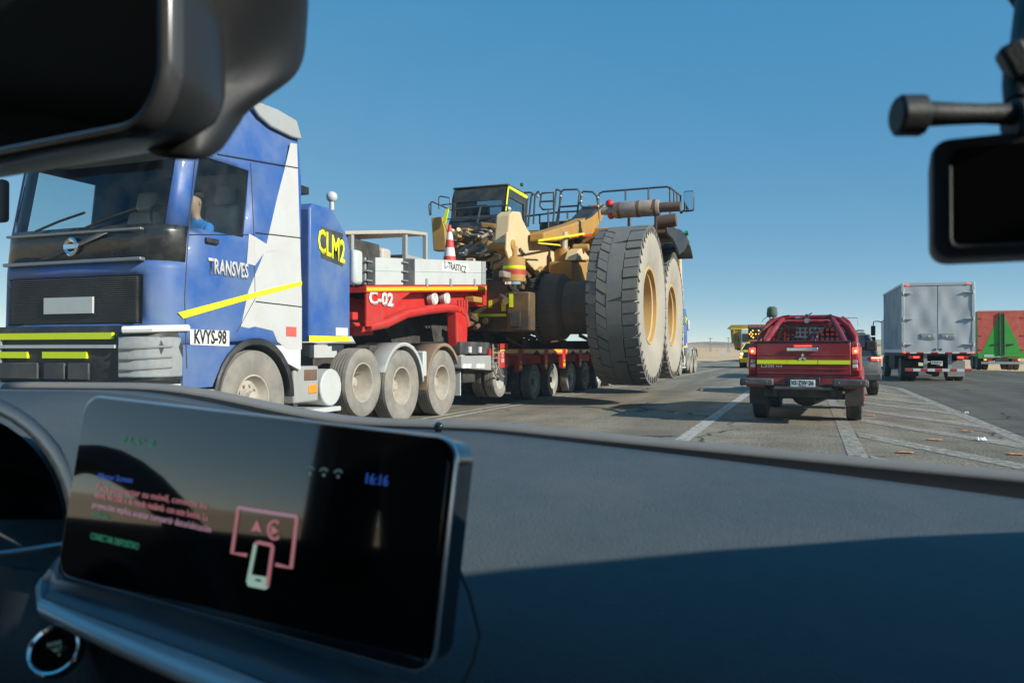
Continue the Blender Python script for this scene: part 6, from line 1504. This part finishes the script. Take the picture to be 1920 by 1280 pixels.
for x, s in ((XRc, 1), (XLc, -1)):
    B(x, x + s * .1, -1.6, .85, .25, 1.02 if s > 0 else 1.09).build('door_panel', body, car, True, bevel=.02)
    B(x, x + s * .06, -.72, -.55, 1.0, 1.58).build('door_pillar', body, car, True)
    B(x - s * .02, x + s * .06, -1.6, .08, 1.53 if s > 0 else 1.35, 1.60).build('roof_rail', body, car, True)
B(XLc, XRc, -1.65, -1.6, .25, 1.6).build('rear_bulkhead', body, car, True)
B(XLc, XRc, -1.6, .9, .22, .26).build('cabin_floor', body, car, True)
B(XLc, XRc, .86, .90, .26, 1.06).build('firewall', body, car, True)
# steering wheel and driver seat
cw0 = Vector((-.76, .13, 1.0)); ax = Vector((0, -.9, .42))
MB().lathe([(.016 * math.sin(t), .18 + .016 * math.cos(t)) for t in [2 * PI * k / 10 for k in range(11)]], cw0, ax, 36).build('steering_wheel', leather_d, car, True)
MB().lathe([(0, .07), (.02, .06), (.025, 0)], cw0, ax, 20).build('wheel_hub', leather_d, car, True)
for a in (0, 180, 270): d_ = Vector((math.cos(R(a)), .38 * math.sin(R(a)), .9 * math.sin(R(a)))); MB().tube([cw0 + d_ * .05, cw0 + d_ * .17], .014, 6).build('wheel_spoke', leather_d, car, True)
for x in (-.76,):
    B(x - .25, x + .25, -.55, -.05, .55, .72).build('seat', leather_d, car, True, bevel=.06); MB().box((x, -.66, 1.0), (.5, .14, .7), Matrix.Rotation(R(-14), 3, 'X')).build('seat_backrest', leather_d, car, True, bevel=.06, seg=3); MB().box((x, -.77, 1.42), (.26, .1, .18), Matrix.Rotation(R(-10), 3, 'X')).build('headrest', leather_d, car, True, bevel=.04, seg=3)
# unseen passenger visor, added at the side window to block the upper sunlight
MB().box((XRc - .03, -.02, 1.47), (.02, .40, .17), Matrix.Rotation(R(4), 3, 'Y')).build('sun_visor', headliner, car, True, bevel=.008)

# ------------------------------------------------------------------ action camera hanging from the glass
ac = thing('action_camera', 'black action camera on a thumb-screw mount hanging at the upper right', 'camera', atD(1850, 370, .33))
AD = .325
def A_(px, py, d=AD): return atD(px, py, d)
nA = (CAM - A_(1850, 370)); nA.z = 0; nA.normalize(); nA = Vector((-.10, -1, 0)).normalized()
camm = mat('camera_black', (.02, .021, .023), .5, var=.2, scale=80, bump=.2, bscale=600)
cA = A_(1934, 359); uA = Vector((0, 0, 1)).cross(nA).normalized(); uA = -uA if uA.x < 0 else uA; vA = Vector((0, 0, 1))
def arect(w, h, r, d, n=5): return [cA + uA * a + vA * b + nA * d for a, b in rrect(-w, w, -h, h, r, n)]
bw, bh = .0365, .0255
MB().ring_loft([arect(bw * .96, bh * .94, .006, -.034), arect(bw, bh, .0075, -.032), arect(bw, bh, .0075, -.003), arect(bw * .97, bh * .96, .0065, 0.0)]).build('camera_body', camm, ac, True, smooth=40)
MB().ring_loft([arect(bw * .78, bh * .80, .004, .0), arect(bw * .78, bh * .80, .004, .0007)]).build('camera_screen', piano, ac, True, smooth=30)
MB().tube([cA + uA * a + vA * b + nA * .0006 for a, b in ((-bw * .80, bh * .52), (-bw * .80, -bh * .70), (-bw * .77, -bh * .80), (-bw * .70, -bh * .835), (bw * .5, -bh * .835))], .0007, 6).build('screen_rim', mat('rim_grey', (.10, .10, .10), .4), ac, True)
# mount: finger joint, thumb screw
j0 = A_(1915, 220, .33)
k0, k1 = A_(1685, 217, .33), A_(1728, 217, .33)
knob = MB(); d_ = (k1 - k0).normalized(); uu = Vector((0, 0, 1)); ww = d_.cross(uu)
def kr(c, r, f=0.0): return [c + (uu * math.cos(2 * PI * k / 24) + ww * math.sin(2 * PI * k / 24)) * (r * (1 - f * (k % 4 in (0,)))) for k in range(24)]
knob.ring_loft([kr(k0 - d_ * .0012, .0068), kr(k0, .0084, .06), kr(k1, .0084, .06), kr(k1 + d_ * .0008, .0072)]).build('thumb_screw', camm, ac, True, smooth=30)
P_ = [A_(x, 214, .33) for x in (1728, 1745, 1790, 1840, 1890, 1930, 1990)]
MB().tube(P_, [.0046, .0052, .0046, .0042, .0046, .0058, .007], 14).build('screw_shank', camm, ac, True)
m_ = MB()
m_.cyl(A_(1895, 225, .33), A_(2000, 225, .33), .0085, n=20).build('finger_joint', camm, ac, True, bevel=.001)
MB().box(A_(1930, 215, .335), (.012, .013, .030), Matrix.Rotation(R(10), 3, 'Y')).build('mount_finger', camm, ac, True, bevel=.002)
P_ = [A_(1912, 190, .335), A_(1910, 160, .337), A_(1918, 120, .34), A_(1930, 80, .35), A_(1950, -40, .37)]
MB().tube(P_, [.006, .0062, .0075, .0075, .009], 12).build('mount_arm', camm, ac, True)
MB().box(A_(1906, 118, .335), (.010, .012, .016), Matrix.Rotation(R(-25), 3, 'Y')).build('ball_clamp', camm, ac, True, bevel=.002)
MB().cyl(A_(2010, -60, .37), A_(2014, -110, .39), .028, .03, n=24).build('suction_cup', camm, ac, True, bevel=.003)
